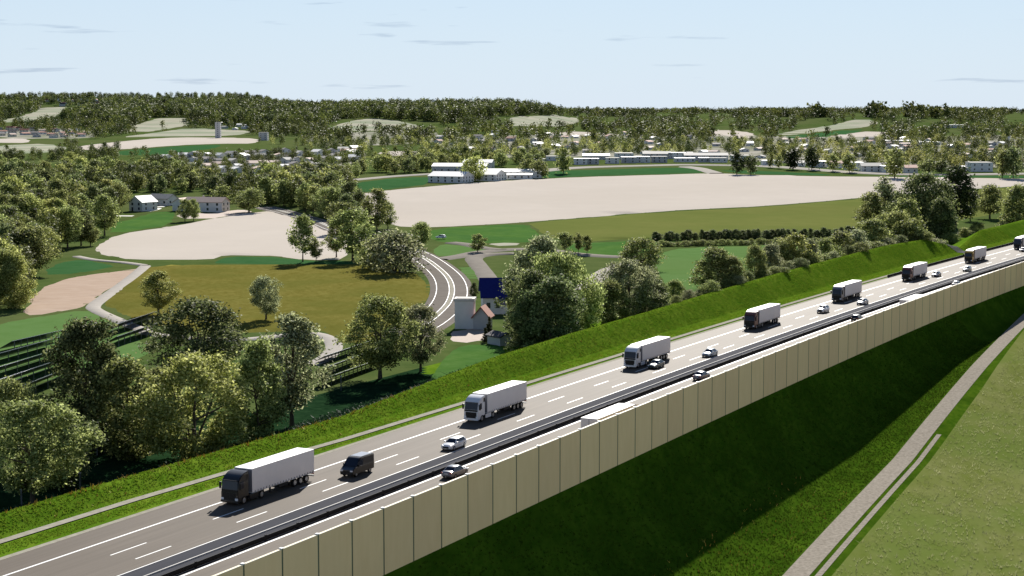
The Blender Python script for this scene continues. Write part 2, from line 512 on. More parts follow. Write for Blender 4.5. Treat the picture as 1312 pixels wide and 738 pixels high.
def so_sheet(name, s_vals, o_vals, zfun, material, smooth=True):
    S, O = np.meshgrid(np.asarray(s_vals, float), np.asarray(o_vals, float), indexing='ij')
    X, Y = to_xy(S, O)
    Z = zfun(S, O, X, Y)
    n, m = S.shape
    idx = np.arange(n * m).reshape(n, m)
    f = np.stack([idx[:-1, :-1], idx[:-1, 1:], idx[1:, 1:], idx[1:, :-1]], -1).reshape(-1, 4)
    me = mesh_np(name, np.stack([X, Y, Z], -1).reshape(-1, 3), f, smooth)
    if name in ('motorway', 'median'):
        at_ = me.attributes.new('lane', 'FLOAT_VECTOR', 'POINT')
        at_.data.foreach_set('vector', np.stack([O, S, O * 0], -1).reshape(-1).astype(np.float32))
    return tag(link(name, me, material), kind='structure')
def lane_wear(m, across=1.1, along=0.012):
    nt = m.node_tree
    a_ = nt.nodes.new('ShaderNodeAttribute'); a_.attribute_name = 'lane'
    mp_ = nt.nodes.new('ShaderNodeMapping'); mp_.inputs['Scale'].default_value = (across, along, 1)
    nt.links.new(a_.outputs['Vector'], mp_.inputs['Vector'])
    n0 = [n for n in nt.nodes if n.type == 'TEX_NOISE'][0]
    n0.inputs['Scale'].default_value = 1.0
    nt.links.new(mp_.outputs['Vector'], n0.inputs['Vector'])
lane_wear(M['asphalt']); lane_wear(M['dark_asphalt'])

SV = np.arange(70, 746, 2.5)
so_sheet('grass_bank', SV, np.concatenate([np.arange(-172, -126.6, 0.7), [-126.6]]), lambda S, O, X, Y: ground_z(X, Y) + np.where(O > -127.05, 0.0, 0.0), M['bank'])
gb = bpy.data.objects['grass_bank']
gb.data.materials.append(M['shaded_scrub_ground'])  # behind the crest the tree shade is painted in as darker ground
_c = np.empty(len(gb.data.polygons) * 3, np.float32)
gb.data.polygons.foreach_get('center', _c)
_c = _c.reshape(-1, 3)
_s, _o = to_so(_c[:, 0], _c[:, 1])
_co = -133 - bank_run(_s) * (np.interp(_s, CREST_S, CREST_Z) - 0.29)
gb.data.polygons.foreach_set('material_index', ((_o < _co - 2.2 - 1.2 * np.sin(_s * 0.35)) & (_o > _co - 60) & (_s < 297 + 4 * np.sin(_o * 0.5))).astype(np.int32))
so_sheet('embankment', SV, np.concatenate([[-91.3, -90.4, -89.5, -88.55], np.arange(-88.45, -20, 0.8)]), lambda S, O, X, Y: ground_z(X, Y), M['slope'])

# ------------------------------------------------------------------ motorway
def flat(z): return lambda S, O, X, Y: np.full_like(S, z)
SR = np.arange(70, 746, 3.0)
so_sheet('motorway', SR, [-127.0, -123, -118, -112.0], flat(0.05), M['asphalt'], False)
so_sheet('motorway', SR, [-106.4, -102, -98, -91.2], flat(0.05), M['asphalt'], False)
so_sheet('median', SR, [-112.0, -109.2, -106.4], flat(0.046), M['dark_asphalt'], False)
so_sheet('gravel_edge', SR, [-127.75, -126.95], flat(0.054), M['gutter'], False)
def gut(S, O, X, Y): return ground_z(X, Y) + 0.04
def strip_sheet(name, s_vals, centre, width, zoff, material):
    s_vals = np.asarray(s_vals, float)
    c = np.interp(s_vals, centre[0], centre[1])
    S = np.repeat(s_vals[:, None], 3, 1)
    O = c[:, None] + np.array([-width / 2, 0, width / 2])[None]
    X, Y = to_xy(S, O)
    Z = ground_z(X, Y) + zoff
    n, m = S.shape
    idx = np.arange(n * m).reshape(n, m)
    f = np.stack([idx[:-1, :-1], idx[:-1, 1:], idx[1:, 1:], idx[1:, :-1]], -1).reshape(-1, 4)
    me = mesh_np(name, np.stack([X, Y, Z], -1).reshape(-1, 3), f, True)
    return tag(link(name, me, material), kind='structure')
strip_sheet('gutter', SR, ([60, 160, 180, 205, 240, 300, 370, 760], [-131.9, -131.8, -131.2, -129.9, -129.3, -128.9, -128.9, -128.9]), 1.15, 0.10, M['gutter'])
# markings, sheets 4 mm above the road
def mark_quads(segs):
    V, Fc = [], []
    for s0, s1, o, w in segs:
        n = max(1, int((s1 - s0) / 6))
        ss = np.linspace(s0, s1, n + 1)
        b = len(V)
        for q in ss:
            for oo in (o - w / 2, o + w / 2):
                x, y = to_xy(q, oo); V.append((float(x), float(y), 0.055))
        for i in range(n):
            Fc.append((b + 2 * i, b + 2 * i + 1, b + 2 * i + 3, b + 2 * i + 2))
    return V, Fc
segs = [(70, 745, -122.3, 0.30), (70, 745, -111.95, 0.16), (70, 745, -106.15, 0.34), (70, 745, -95.6, 0.34)]
for k in range(-6, 36):
    segs.append((139.6 + 18 * k, 145.6 + 18 * k, -117.95, 0.20))
    segs.append((139.6 + 18 * k, 145.6 + 18 * k, -114.6, 0.20))
    segs.append((141.6 + 18 * k, 147.6 + 18 * k, -102.8, 0.20))
    segs.append((141.6 + 18 * k, 147.6 + 18 * k, -99.3, 0.20))
v_, f_ = mark_quads(segs)
tag(link('road_markings', mesh_np('road_markings', v_, f_), M['paint']), kind='structure')

def so_beam(name, material, ss, prof, parent=None):
    """closed profile (offset, z) swept along the motorway"""
    rings = []
    for q in ss:
        ring = []
        for (oo, zz) in prof:
            x, y = to_xy(q, oo); ring.append((float(x), float(y), zz))
        rings.append(ring)
    return MB().loft(rings).build(name, material, parent)
# low concrete kerb along the middle of the median
kb = so_beam('concrete_barrier', M['concrete'], np.arange(70, 746, 6.0), [(-109.30, 0.03), (-109.10, 0.03), (-109.12, 0.20), (-109.28, 0.20)])
tag(kb, 'low pale concrete barrier along the middle of the dark motorway median', 'barrier')

def guard_rail(label, s0, s1, o, step, h=0.78):
    x, y = to_xy(s0, o)
    root = empty('guard_rail', (float(x), float(y), 0))
    tag(root, label, 'guard rail')
    b = so_beam('rail', M['rail'], np.arange(s0, s1 + 0.1, 6.0), [(o - 0.06, 0.10), (o + 0.06, 0.10), (o + 0.1, h - 0.19), (o + 0.06, h), (o - 0.06, h), (o - 0.1, h - 0.19)])
    b.parent = root; b.matrix_parent_inverse = Matrix.Translation((-float(x), -float(y), 0))
    pm = MB().box(-0.08, 0.08, -0.13, 0.13, 0, h + 0.07)
    p0 = pm.build('post', M['rail'])
    first = True
    for q in np.arange(s0 + 1, s1, step):
        p = p0 if first else p0.copy()
        if not first: COL.objects.link(p)
        first = False
        px_, py_ = to_xy(q, o)
        p.location = (float(px_) - float(x), float(py_) - float(y), 0)
        p.rotation_euler = (0, 0, -math.atan2(UX, UY)); p.parent = root
guard_rail('long dark steel guard rail between the median and the road beside the noise barrier', 70, 745, -106.85, 6.25, 0.62)
guard_rail('short dark guard rail on the far verge of the motorway near the yellow lorry', 478, 640, -127.6, 6.0)

# ------------------------------------------------------------------ noise barrier
def noise_barrier():
    s0, pitch, n = 110.4, 6.05, 98
    x, y = to_xy(s0, WALL_O)
    root = empty('noise_barrier', (float(x), float(y), 0))
    tag(root, 'long tan concrete noise barrier of tall panels along the near edge of the motorway', 'noise barrier')
    panel = post = None
    for k in range(n):
        a, b = s0 + k * pitch, s0 + (k + 1) * pitch
        xa, ya = (float(t) for t in to_xy(a, WALL_O)); xb, yb = (float(t) for t in to_xy(b, WALL_O))
        yaw = math.atan2(yb - ya, xb - xa)
        L = math.hypot(xb - xa, yb - ya)
        zt, zb = WALL_TOP, float(wall_base(a)) - 0.8
        if panel is None:
            mb = MB().box(0.13, L - 0.13, -0.12, 0.12, -7.0, -0.10)
            panel = mb.build('panel', M['wall_panel'])
            cap = MB().box(0.10, L - 0.10, -0.15, 0.15, -0.10, -0.03).build('coping', M['coping'], panel)
            post = MB().box(-0.15, 0.15, -0.10, 0.10, -7.0, 0.0).build('post', M['wall_post'])
            pc = MB().box(-0.19, 0.19, -0.18, 0.18, 0.0, 0.07, 0.02).build('cap', M['post_cap'], post)
            P, Q = panel, post
        else:
            P, Q = copy_tree(panel), copy_tree(post)
        for o_ in (P, Q):
            o_.location = (xa - float(x), ya - float(y), zt)
            o_.rotation_euler = (0, 0, yaw); o_.parent = root
noise_barrier()

# ------------------------------------------------------------------ path and meadow right of the embankment
PS = np.arange(80, 640, 3.0)
pc_ = WALL_O + np.interp(PS, PATH_S, PATH_D)
strip_sheet('gravel_path', PS, (PS, pc_ + 1.7), 3.3, 0.05, M['gravel'])
P2 = np.arange(80, 306, 3.0)
strip_sheet('gravel_path', P2, (P2, WALL_O + np.interp(P2, PATH_S, PATH_D) + 4.45), 0.85, 0.05, M['gravel'])
def meadow_sheet():
    ss = np.arange(80, 700, 3.0)
    base = WALL_O + np.interp(ss, PATH_S, PATH_D) + np.interp(ss, [80, 300, 345, 420, 700], [6.0, 6.2, 5.8, 3.9, 3.8])
    cols = np.concatenate([np.linspace(0, 60, 60)])
    S = np.repeat(ss[:, None], len(cols), 1)
    O = np.minimum(base[:, None] + cols[None], -20.5 + 0 * S)
    X, Y = to_xy(S, O)
    Z = ground_z(X, Y) + 0.10
    n, m = S.shape
    idx = np.arange(n * m).reshape(n, m)
    f = np.stack([idx[:-1, :-1], idx[:-1, 1:], idx[1:, 1:], idx[1:, :-1]], -1).reshape(-1, 4)
    tag(link('meadow', mesh_np('meadow', np.stack([X, Y, Z], -1).reshape(-1, 3), f, True), M['meadow']), kind='structure')
meadow_sheet()

# ------------------------------------------------------------------ fields of the valley
def resample(P, step):
    out = []
    n = len(P)
    for i in range(n):
        a, b = np.array(P[i]), np.array(P[(i + 1) % n])
        k = max(1, int(np.linalg.norm(b - a) / step))
        for j in range(k): out.append(tuple(a + (b - a) * j / k))
    return out
def chaikin(P):
    out = []
    for i in range(len(P)):
        a, b = np.array(P[i]), np.array(P[(i + 1) % len(P)])
        out += [tuple(a * 0.8 + b * 0.2), tuple(a * 0.2 + b * 0.8)]
    return out
def inside_poly(px, py, poly):
    px, py = np.asarray(px, float), np.asarray(py, float)
    r = np.zeros(len(px), bool)
    j = len(poly) - 1
    for i in range(len(poly)):
        xi, yi = poly[i]; xj, yj = poly[j]
        with np.errstate(divide='ignore', invalid='ignore'):
            c = ((yi > py) != (yj > py)) & (px < (xj - xi) * (py - yi) / (yj - yi) + xi)
        r ^= c; j = i
    return r
FIELDS = []
def field(name, pix, material, order=1, keep_clear=True):
    pix = chaikin(pix)
    X, Y = at_many([p[0] for p in pix], [p[1] for p in pix])
    P = list(zip(X.tolist(), Y.tolist()))
    D = float(np.mean(Y))
    step = max(4.0, D * 0.010)
    P = resample(P, step)
    P = [(x + rng.normal(0, step * 0.05), y + rng.normal(0, step * 0.05)) for x, y in P]
    xs, ys = [p[0] for p in P], [p[1] for p in P]
    gx, gy = np.meshgrid(np.arange(min(xs), max(xs), step * 1.6), np.arange(min(ys), max(ys), step * 1.6))
    q = inside_poly(gx.ravel(), gy.ravel(), P)
    pts = [Vector(p) for p in P] + [Vector(p) for p in zip(gx.ravel()[q].tolist(), gy.ravel()[q].tolist())]
    nb = len(P)
    v, e, f, *_ = delaunay_2d_cdt(pts, [(i, (i + 1) % nb) for i in range(nb)], [], 1, 1e-4)
    vx = np.array([[p.x, p.y] for p in v])
    lift = (0.06 + D * 0.00022) * (0.6 + 0.4 * order)
    z = ground_z(vx[:, 0], vx[:, 1]) + lift
    z[:nb] -= lift + 0.03
    tri = np.array([t for t in f if len(t) == 3])
    a, b, c = vx[tri[:, 0]], vx[tri[:, 1]], vx[tri[:, 2]]
    flip = ((b - a)[:, 0] * (c - a)[:, 1] - (b - a)[:, 1] * (c - a)[:, 0]) < 0
    tri[flip] = tri[flip][:, ::-1]
    me = mesh_np(name, np.column_stack([vx, z]), tri, True)
    if keep_clear: FIELDS.append(pix)
    return tag(link(name, me, material), kind='structure')

M['town_ground'] = mat('town_ground', (0.085, 0.115, 0.045), 0.95, (0.36, 0.34, 0.29), 0.035, 3, 0.0, None, 0.0, big=(0.40, 0.375, 0.33), bigscale=0.012, bigamt=0.5)
field('town_ground', [(560, 176), (700, 172), (900, 173), (1100, 176), (1345, 172), (1345, 214), (1180, 216), (1050, 212), (940, 205), (760, 200), (690, 204), (560, 198)], M['town_ground'], 0.3, False)
field('town_ground', [(205, 202), (330, 197), (470, 191), (470, 212), (340, 223), (225, 221)], M['town_ground'], 0.3, False)
field('town_ground', [(-10, 164), (112, 165), (130, 178), (-10, 178)], M['town_ground'], 0.3, False)
field('town_ground', [(380, 172), (560, 166), (560, 184), (400, 188)], M['town_ground'], 0.3, False)
field('stubble_field', [(452, 249), (490, 244), (590, 235.5), (674, 230), (739, 227), (840, 224), (912, 221.8), (959, 224), (1063, 226), (1128, 226.6), (1250, 228), (1340, 229.5), (1340, 236.5), (1246, 242), (1099, 254), (984, 264), (840, 271), (671, 285), (552, 292), (500, 290), (462, 272)], M['stubble'])
field('stubble_field', [(118, 318), (146, 300), (220, 290), (298, 275), (350, 269.5), (376, 274.5), (412, 287), (446, 305), (448, 333), (393, 333.5), (352, 328), (288, 327), (271, 333), (169, 333), (129, 327)], M['stubble'])
field('crop_strip', [(271, 336), (288, 328.4), (352, 329), (393, 334), (455, 334), (455, 339), (360, 339), (271, 337.8)], M['deep_green_field'])
field('crop_field', [(190, 340), (300, 339), (440, 339), (462, 338), (500, 343), (536, 351), (553, 365), (549, 383), (528, 400), (470, 440), (440, 456), (434, 436), (415, 426), (393, 422), (330, 427), (250, 426), (190, 416), (160, 404), (129, 390), (142, 373), (168, 354)], M['crop_field'])
field('tilled_field', [(58, 360), (173, 344), (176, 346), (158, 361), (111, 393), (40, 406), (25, 398)], M['tilled'])
field('grass_field', [(55, 348), (70, 337), (102, 332), (140, 338), (150, 342), (64, 356)], M['deep_green_field'])
field('grass_field', [(-30, 424), (0, 414), (41, 407), (113, 396), (135, 407), (172, 428), (205, 450), (150, 470), (60, 490), (-30, 500)], M['green_field'])
field('lawn', [(143, 285), (165, 281), (200, 270), (222, 268), (226, 279), (215, 288.5), (170, 296), (140, 303)], M['lawn'])
field('grass_field', [(451, 234), (501, 229), (556, 225), (556, 235.5), (490, 243.5), (451, 248)], M['deep_green_field'])
field('grass_field', [(672, 229.5), (695, 219.5), (773, 217), (840, 215), (880, 214.7), (911, 221), (840, 223.3), (739, 226.3)], M['deep_green_field'])
field('crop_strip', [(910, 217.2), (984, 219.2), (1041, 222), (1099, 225.8), (1041, 224.8), (955, 223)], M['deep_green_field'])
field('crop_strip', [(1130, 225), (1246, 225.4), (1340, 224.2), (1340, 228.5), (1246, 227.4), (1130, 226.2)], M['deep_green_field'])
field('olive_field', [(671, 285.5), (840, 272), (984, 265), (1099, 255), (1150, 251), (1250, 243), (1340, 237.5), (1340, 262), (1180, 290), (1099, 293.5), (984, 297), (840, 304), (739, 311), (697, 302), (685, 293)], M['olive_field'])
field('grass_field', [(540, 303), (552, 293), (671, 286), (684, 293.5), (696, 303), (712, 308), (660, 311.5), (600, 312), (560, 310)], M['lawn'])
field('grass_field', [(836, 339), (850, 319), (950, 315), (1060, 314), (1100, 312), (1050, 330), (960, 350), (900, 372), (870, 385), (850, 372)], M['green_field'])
field('grass_field', [(705, 312), (760, 311), (850, 306), (845, 316), (800, 334), (740, 325)], M['lawn'])
field('grass_field', [(562, 312), (605, 316), (640, 321), (600, 327), (560, 330), (548, 322)], M['green_field'], 1, False)
field('grass_field', [(575, 336), (606, 336), (625, 352), (600, 362), (592, 350)], M['green_field'], 1, False)
field('grass_field', [(540, 492), (560, 462), (590, 441), (650, 441), (650, 470), (600, 500)], M['lawn'], 1, False)
field('pale_field', [(95, 188), (150, 181.5), (207, 176.5), (264, 176.2), (333, 177.3), (330, 184), (283, 184), (232, 186), (150, 192), (100, 193)], M['stubble'])
field('crop_strip', [(150, 193), (232, 187), (283, 185), (283, 189), (240, 195), (200, 199), (150, 199)], M['deep_green_field'])
field('pale_field', [(-10, 176.5), (39, 178), (39, 183), (-10, 183.5)], M['stubble'])
field('hay_field', [(-10, 186.5), (60, 184), (92, 190), (60, 196), (-10, 197.5)], M['pale_field'])
field('hay_field', [(-10, 233), (22, 224), (72, 233), (60, 240), (-10, 240)], M['pale_field'])
field('hay_field', [(165, 163), (205, 150), (240, 150), (243, 160), (205, 167), (165, 172)], M['pale_field'])
field('hay_field', [(-5, 157), (40, 145), (72, 134), (88, 140), (70, 150), (30, 157)], M['pale_field'])
field('hay_field', [(410, 169), (440, 156), (480, 151), (520, 156.5), (545, 163), (520, 168), (460, 167.5)], M['pale_field'])
field('hay_field', [(625, 158.5), (665, 148.5), (692, 148), (740, 150), (742, 158), (690, 163), (650, 161)], M['pale_field'])
field('pale_field', [(695, 170.5), (740, 168.3), (810, 173), (800, 177), (720, 175)], M['stubble'])
field('hay_field', [(980, 176.5), (1010, 168), (1065, 161), (1090, 154), (1105, 151), (1130, 157), (1110, 163), (1063, 167)], M['pale_field'])
field('crop_strip', [(978, 178.3), (1063, 168.5), (1110, 165), (1095, 171.5), (1040, 178)], M['deep_green_field'])
field('pale_field', [(1056, 178), (1066, 173), (1112, 168), (1135, 167), (1137, 174), (1090, 178)], M['stubble'])
field('pale_field', [(905, 169), (930, 165.5), (965, 170), (972, 177.5), (920, 178)], M['stubble'])
field('pale_field', [(478, 196), (510, 192.5), (545, 194.5), (545, 198.5), (500, 200.5)], M['stubble'])
field('crop_strip', [(455, 201), (500, 196.8), (500, 201), (545, 199.5), (500, 205)], M['olive_field'])
field('hay_field', [(150, 176), (205, 169), (240, 164), (330, 168), (300, 174), (200, 175)], M['pale_field'])
field('pale_field', [(1200, 161), (1245, 159.5), (1250, 161.5), (1210, 163.5)], M['stubble'])

# ------------------------------------------------------------------ country roads and tracks
ROADS = []
def smooth_line(P, step=3.0):
    P = np.array(P, float)
    Q = np.vstack([2 * P[0] - P[1], P, 2 * P[-1] - P[-2]])
    out = []
    for i in range(1, len(Q) - 2):
        p0, p1, p2, p3 = Q[i - 1:i + 3]
        k = max(2, int(np.linalg.norm(p2 - p1) / step))
        for t in np.linspace(0, 1, k, endpoint=False):
            out.append(0.5 * ((2 * p1) + (-p0 + p2) * t + (2 * p0 - 5 * p1 + 4 * p2 - p3) * t * t + (-p0 + 3 * p1 - 3 * p2 + p3) * t ** 3))
    out.append(P[-1])
    return np.array(out)
def ribbon(name, line, width, material, lift, off=0.0, dash=None, nseg=2):
    d = np.gradient(line, axis=0)
    d /= np.maximum(np.linalg.norm(d, axis=1, keepdims=True), 1e-9)
    nrm = np.column_stack([d[:, 1], -d[:, 0]])
    V = []
    for k in range(nseg + 1):
        V.append(line + nrm * (off + width * (k / nseg - 0.5)))
    V = np.stack(V, 1)
    n, m = V.shape[:2]
    Z = ground_z(V[..., 0], V[..., 1]) + lift
    if nseg > 1:
        V = np.concatenate([V[:, :1] - (V[:, 1:2] - V[:, :1]) * 0.35, V, V[:, -1:] + (V[:, -1:] - V[:, -2:-1]) * 0.35], 1)
        m += 2
        Z = np.concatenate([ground_z(V[:, :1, 0], V[:, :1, 1]) - 0.03, Z, ground_z(V[:, -1:, 0], V[:, -1:, 1]) - 0.03], 1)
    idx = np.arange(n * m).reshape(n, m)
    f = np.stack([idx[:-1, :-1], idx[:-1, 1:], idx[1:, 1:], idx[1:, :-1]], -1).reshape(-1, 4)
    f = f[:, ::-1]
    return tag(link(name, mesh_np(name, np.concatenate([V.reshape(-1, 2), Z.reshape(-1, 1)], 1), f, True), material), kind='structure')
def road(name, pix, width, material, lift=None, edge=False, centre=False, clear=True):
    X, Y = at_many([p[0] for p in pix], [p[1] for p in pix])
    line = smooth_line(np.column_stack([X, Y]), max(3.0, float(np.mean(Y)) * 0.006))
    D = float(np.mean(Y))
    lift = lift if lift is not None else 0.15 + D * 0.00028
    ribbon(name, line, width, material, lift)
    if edge:
        for sgn in (-1, 1): ribbon('road_marking', line, 0.20, M['paint'], lift + 0.02, sgn * (width / 2 - 0.35), nseg=1)
    if centre:
        ribbon('road_verge', line, 1.0, M['gutter'], lift + 0.018, 0, nseg=1)
        for sgn in (-1, 1): ribbon('road_marking', line, 0.20, M['paint'], lift + 0.02, sgn * 0.75, nseg=1)
    if clear: ROADS.append((pix, width))
    return line
road('country_road', [(340, 266), (352, 269), (372, 274), (400, 282), (435, 296), (480, 311), (520, 321), (541, 330), (560, 343), (574, 357), (579, 372), (575, 388), (563, 402), (545, 416), (515, 432)], 9.6, M['country_road'], None, True, True)
road('track', [(98, 329), (122, 333.5), (160, 337), (186, 340.5)], 2.6, M['pale_track'])
road('track', [(186, 341), (172, 353), (155, 366), (135, 380), (120, 392), (124, 398), (150, 410), (180, 422), (205, 430), (300, 436), (385, 428), (412, 430), (426, 438), (427, 448), (415, 460), (395, 468)], 3.0, M['pale_track'])
road('country_road', [(563, 332.5), (590, 328.5), (612, 324), (640, 321), (672, 319.5), (705, 321.5), (740, 326), (780, 329), (815, 330)], 6.2, M['loop_road'])
road('country_road', [(578, 311.5), (600, 314), (620, 318.5), (642, 321)], 5.0, M['loop_road'], 0.44)
road('country_road', [(660, 325.5), (630, 326.5), (608, 330.5), (612, 339), (621, 351), (627, 360)], 4.8, M['loop_road'], 0.46)
road('track', [(750, 372), (757, 362), (770, 352), (788, 343), (815, 334)], 5.0, M['pale_track'])
road('track', [(451, 231), (501, 226.5), (559, 222.8)], 7.0, M['pale_track'])
road('track', [(671, 221.5), (739, 215.2), (840, 212.2), (883, 211.5), (984, 213.5), (1099, 221.5), (1190, 224), (1340, 222.5)], 13.0, M['pale_track'])
road('track', [(878, 214), (895, 216), (908, 219.5), (918, 222.5)], 9.0, M['pale_track'])
so_sheet('side_road', np.arange(570, 577.1, 1.0), np.arange(-166, -127.6, 0.7), lambda S, O, X, Y: ground_z(X, Y) + 0.12, M['dark_asphalt'])
field('traffic_island', [(621, 312.2), (640, 310.8), (668, 311.5), (660, 315), (632, 315.6)], M['pale_field'], 2, False)
field('farm_yard', [(226, 268), (262, 274), (282, 271), (312, 268), (330, 272), (300, 276), (262, 281), (228, 280)], M['paving'], 1, False)
field('farm_yard', [(147, 274), (164, 272), (182, 270), (208, 262), (216, 264), (200, 270), (170, 277), (150, 281)], M['concrete'], 1, False)
field('farm_yard', [(572, 425), (600, 421), (636, 421), (640, 436), (618, 436), (590, 441), (570, 437)], M['paving'], 1, False)

# ------------------------------------------------------------------ buildings
def solid_gable(w, d, h, rh):
    """gabled wall body, ridge along y"""
    return [(-w / 2, 0), (w / 2, 0), (w / 2, h), (0, h + rh), (-w / 2, h)]
def house(label, loc, rz, w, d, h, rh, wall, roof, group=None, rows=2, chimney=False, name='house', cat='house', over=0.4, door=False, wins=True, flat=False):
    """w across the gable, d along the ridge; gable front at -y"""
    root = empty(name, loc, rz)
    tag(root, label, cat, group)
    base = -1.2
    if flat:
        MB().box(-w / 2, w / 2, -d / 2, d / 2, base, h).build('wall', M[wall], root)
        MB().box(-w / 2 - 0.15, w / 2 + 0.15, -d / 2 - 0.15, d / 2 + 0.15, h + 0.003, h + 0.35).build('roof', M[roof], root)
    else:
        MB().prism([(-w / 2, base), (w / 2, base), (w / 2, h), (0, h + rh), (-w / 2, h)], -d / 2, d / 2).build('wall', M[wall], root)
        k = rh / (w / 2)
        t = 0.28
        x = w / 2 + over
        rf = MB().prism([(-x, h - over * k + 0.02), (0, h + rh + 0.02), (x, h - over * k + 0.02), (x, h - over * k + t), (0, h + rh + t * 1.15), (-x, h - over * k + t)], -d / 2 - over, d / 2 + over).build('roof', M[roof], root)
        if chimney:
            MB().box(-0.35 + w * 0.16, 0.35 + w * 0.16, d * 0.1, d * 0.1 + 0.7, h + rh * 0.4, h + rh + 1.0).build('chimney', M['wall_grey'], rf)
    if wins:
        def win(cx, cy, cz, ax, ww=1.1, wh=1.3, nm='window'):
            m = MB()
            if ax == 'y':
                sg = -1 if cy < 0 else 1
                m.box(cx - ww / 2, cx + ww / 2, min(cy, cy + sg * 0.05), max(cy, cy + sg * 0.05), cz, cz + wh)
            else:
                sg = -1 if cx < 0 else 1
                m.box(min(cx, cx + sg * 0.05), max(cx, cx + sg * 0.05), cy - ww / 2, cy + ww / 2, cz, cz + wh)
            return m.build(nm, M['glass'], root)
        fh = h / rows
        nw = max(1, int(w / 4.2)); nd = max(1, int(d / 4.5))
        for r_ in range(rows):
            cz = r_ * fh + fh * 0.34
            for i in range(nw):
                cx = (i + 0.5) / nw * w - w / 2
                if door and r_ == 0 and i == 0:
                    win(cx, -d / 2, 0.0, 'y', 1.1, 2.1, 'door')
                else:
                    win(cx, -d / 2, cz, 'y')
            for i in range(nd):
                cy = (i + 0.5) / nd * d - d / 2
                win(-w / 2, cy, cz, 'x'); win(w / 2, cy, cz, 'x')
    return root
CLEAR = []      # pixel spots that scattered trees leave free
def put(px, py, sink=0.0):
    x, y = at(px, py)
    return (x, y, gz(x, y) - sink)

# yard below the curved road: tower, shed, blue roofed house
x, y, z = put(596, 420)
t = empty('tower_house', (x, y, z), R(-4))
tag(t, 'square white tower with flat parapet and dark roof opening beside the curved road', 'tower')
MB().box(-2.3, 2.3, -2.3, 2.3, -1, 6.6).build('wall', M['wall_white'], t)
rf = MB()
for a in [(-2.5, 2.5, -2.5, -1.5), (-2.5, 2.5, 1.5, 2.5), (-2.5, -1.5, -1.5, 1.5), (1.5, 2.5, -1.5, 1.5)]:
    rf.box(*a, 6.604, 7.3)
rf = rf.build('parapet', M['concrete'], t)
MB().box(-1.85, 1.85, -1.95, 1.95, 6.7, 7.36).build('roof_opening', M['chassis'], rf)
MB().box(-2.35, -2.3, -0.6, 0.5, 1.4, 2.6).build('window', M['glass'], t)
x, y, z = put(615, 421)
house('small white gabled shed with reddish roof in front of the blue roofed house', (x + 0.7, y, z), R(-10), 3.7, 5.0, 3.2, 2.1, 'wall_grey', 'roof_red', name='shed', cat='shed', rows=1, over=0.5, wins=False)
x, y, z = put(640, 402)
b = empty('blue_roofed_house', (x, y + 4, z), R(4))
tag(b, 'white house with a steep dark blue roof half hidden by the big tree', 'house')
MB().prism([(-5, -1), (5, -1), (5, 5.2), (0, 8.6), (-5, 5.2)], -4.6, 6.0, 'x').build('wall', M['wall_white'], b)
MB().prism([(-6.4, 4.27), (0, 8.64), (5.6, 4.85), (5.6, 5.15), (0, 8.98), (-6.4, 4.6)], -5.3, 6.6, 'x').build('roof', M['roof_blue'], b)
MB().box(1.2, 6.5, -8.2, -5.03, -1, 3.1).build('porch_wall', M['wall_white'], b)
MB().prism([(-9.0, 2.9), (-6.3, 4.2), (-6.3, 4.5), (-9.0, 3.2)], -0.6, 7.0, 'x').build('porch_roof', M['roof_blue'], b)
for cx in (-3.2, -0.8): MB().box(cx - .5, cx + .5, -5.06, -5.0, 1.6, 3.0).build('window', M['glass'], b)
x, y, z = put(641, 441)
house('low dark roofed garage beside the conifers of the yard', (x, y, z), R(35), 3.6, 5.0, 1.9, 0.7, 'wall_grey', 'roof_dark', name='garage', cat='garage', rows=1, wins=False)

# farm houses by the left pale field
x, y, z = put(175, 271)
house('white gabled farmhouse with sunlit pale roof above the bright lawn', (x + 2, y + 7, z), R(-28), 8.6, 12, 4.6, 3.0, 'wall_white', 'roof_white', name='farmhouse', door=True)
x, y, z = put(199, 264)
house('low white farm wing with grey roof behind the gabled farmhouse', (x + 2, y + 10, z), R(62), 9, 14, 3.6, 2.2, 'wall_white', 'roof_grey', name='farm_wing', cat='house', rows=1)
x, y, z = put(262, 272)
house('long white farmhouse with faded pinkish roof behind two small trees', (x, y + 7, z), R(76), 10, 21, 5.0, 2.2, 'wall_white', 'roof_pink', name='farmhouse', chimney=True)
x, y, z = put(230, 271)
house('small white outbuilding with faded roof beside the long farmhouse', (x, y + 8, z), R(-14), 7, 9, 4.4, 2.0, 'wall_white', 'roof_pink', name='outbuilding', cat='outbuilding', rows=1)
x, y, z = put(52, 280)
house('house with dark violet roof deep among the trees of the left wood', (x, y + 6, z), R(50), 9, 12, 5, 4.0, 'wall_grey', 'roof_dark', wins=False)
x, y, z = put(62, 287)
house('small red roofed cottage hidden below the dark violet roof', (x, y, z), R(-30), 6, 8, 4, 2.6, 'wall_cream', 'roof_red', wins=False)
x, y, z = put(101, 272)
house('dark red roofed house barely showing between the trees of the left wood', (x, y + 8, z), R(85), 7, 11, 5.5, 2.2, 'wall_cream', 'roof_red', wins=False)

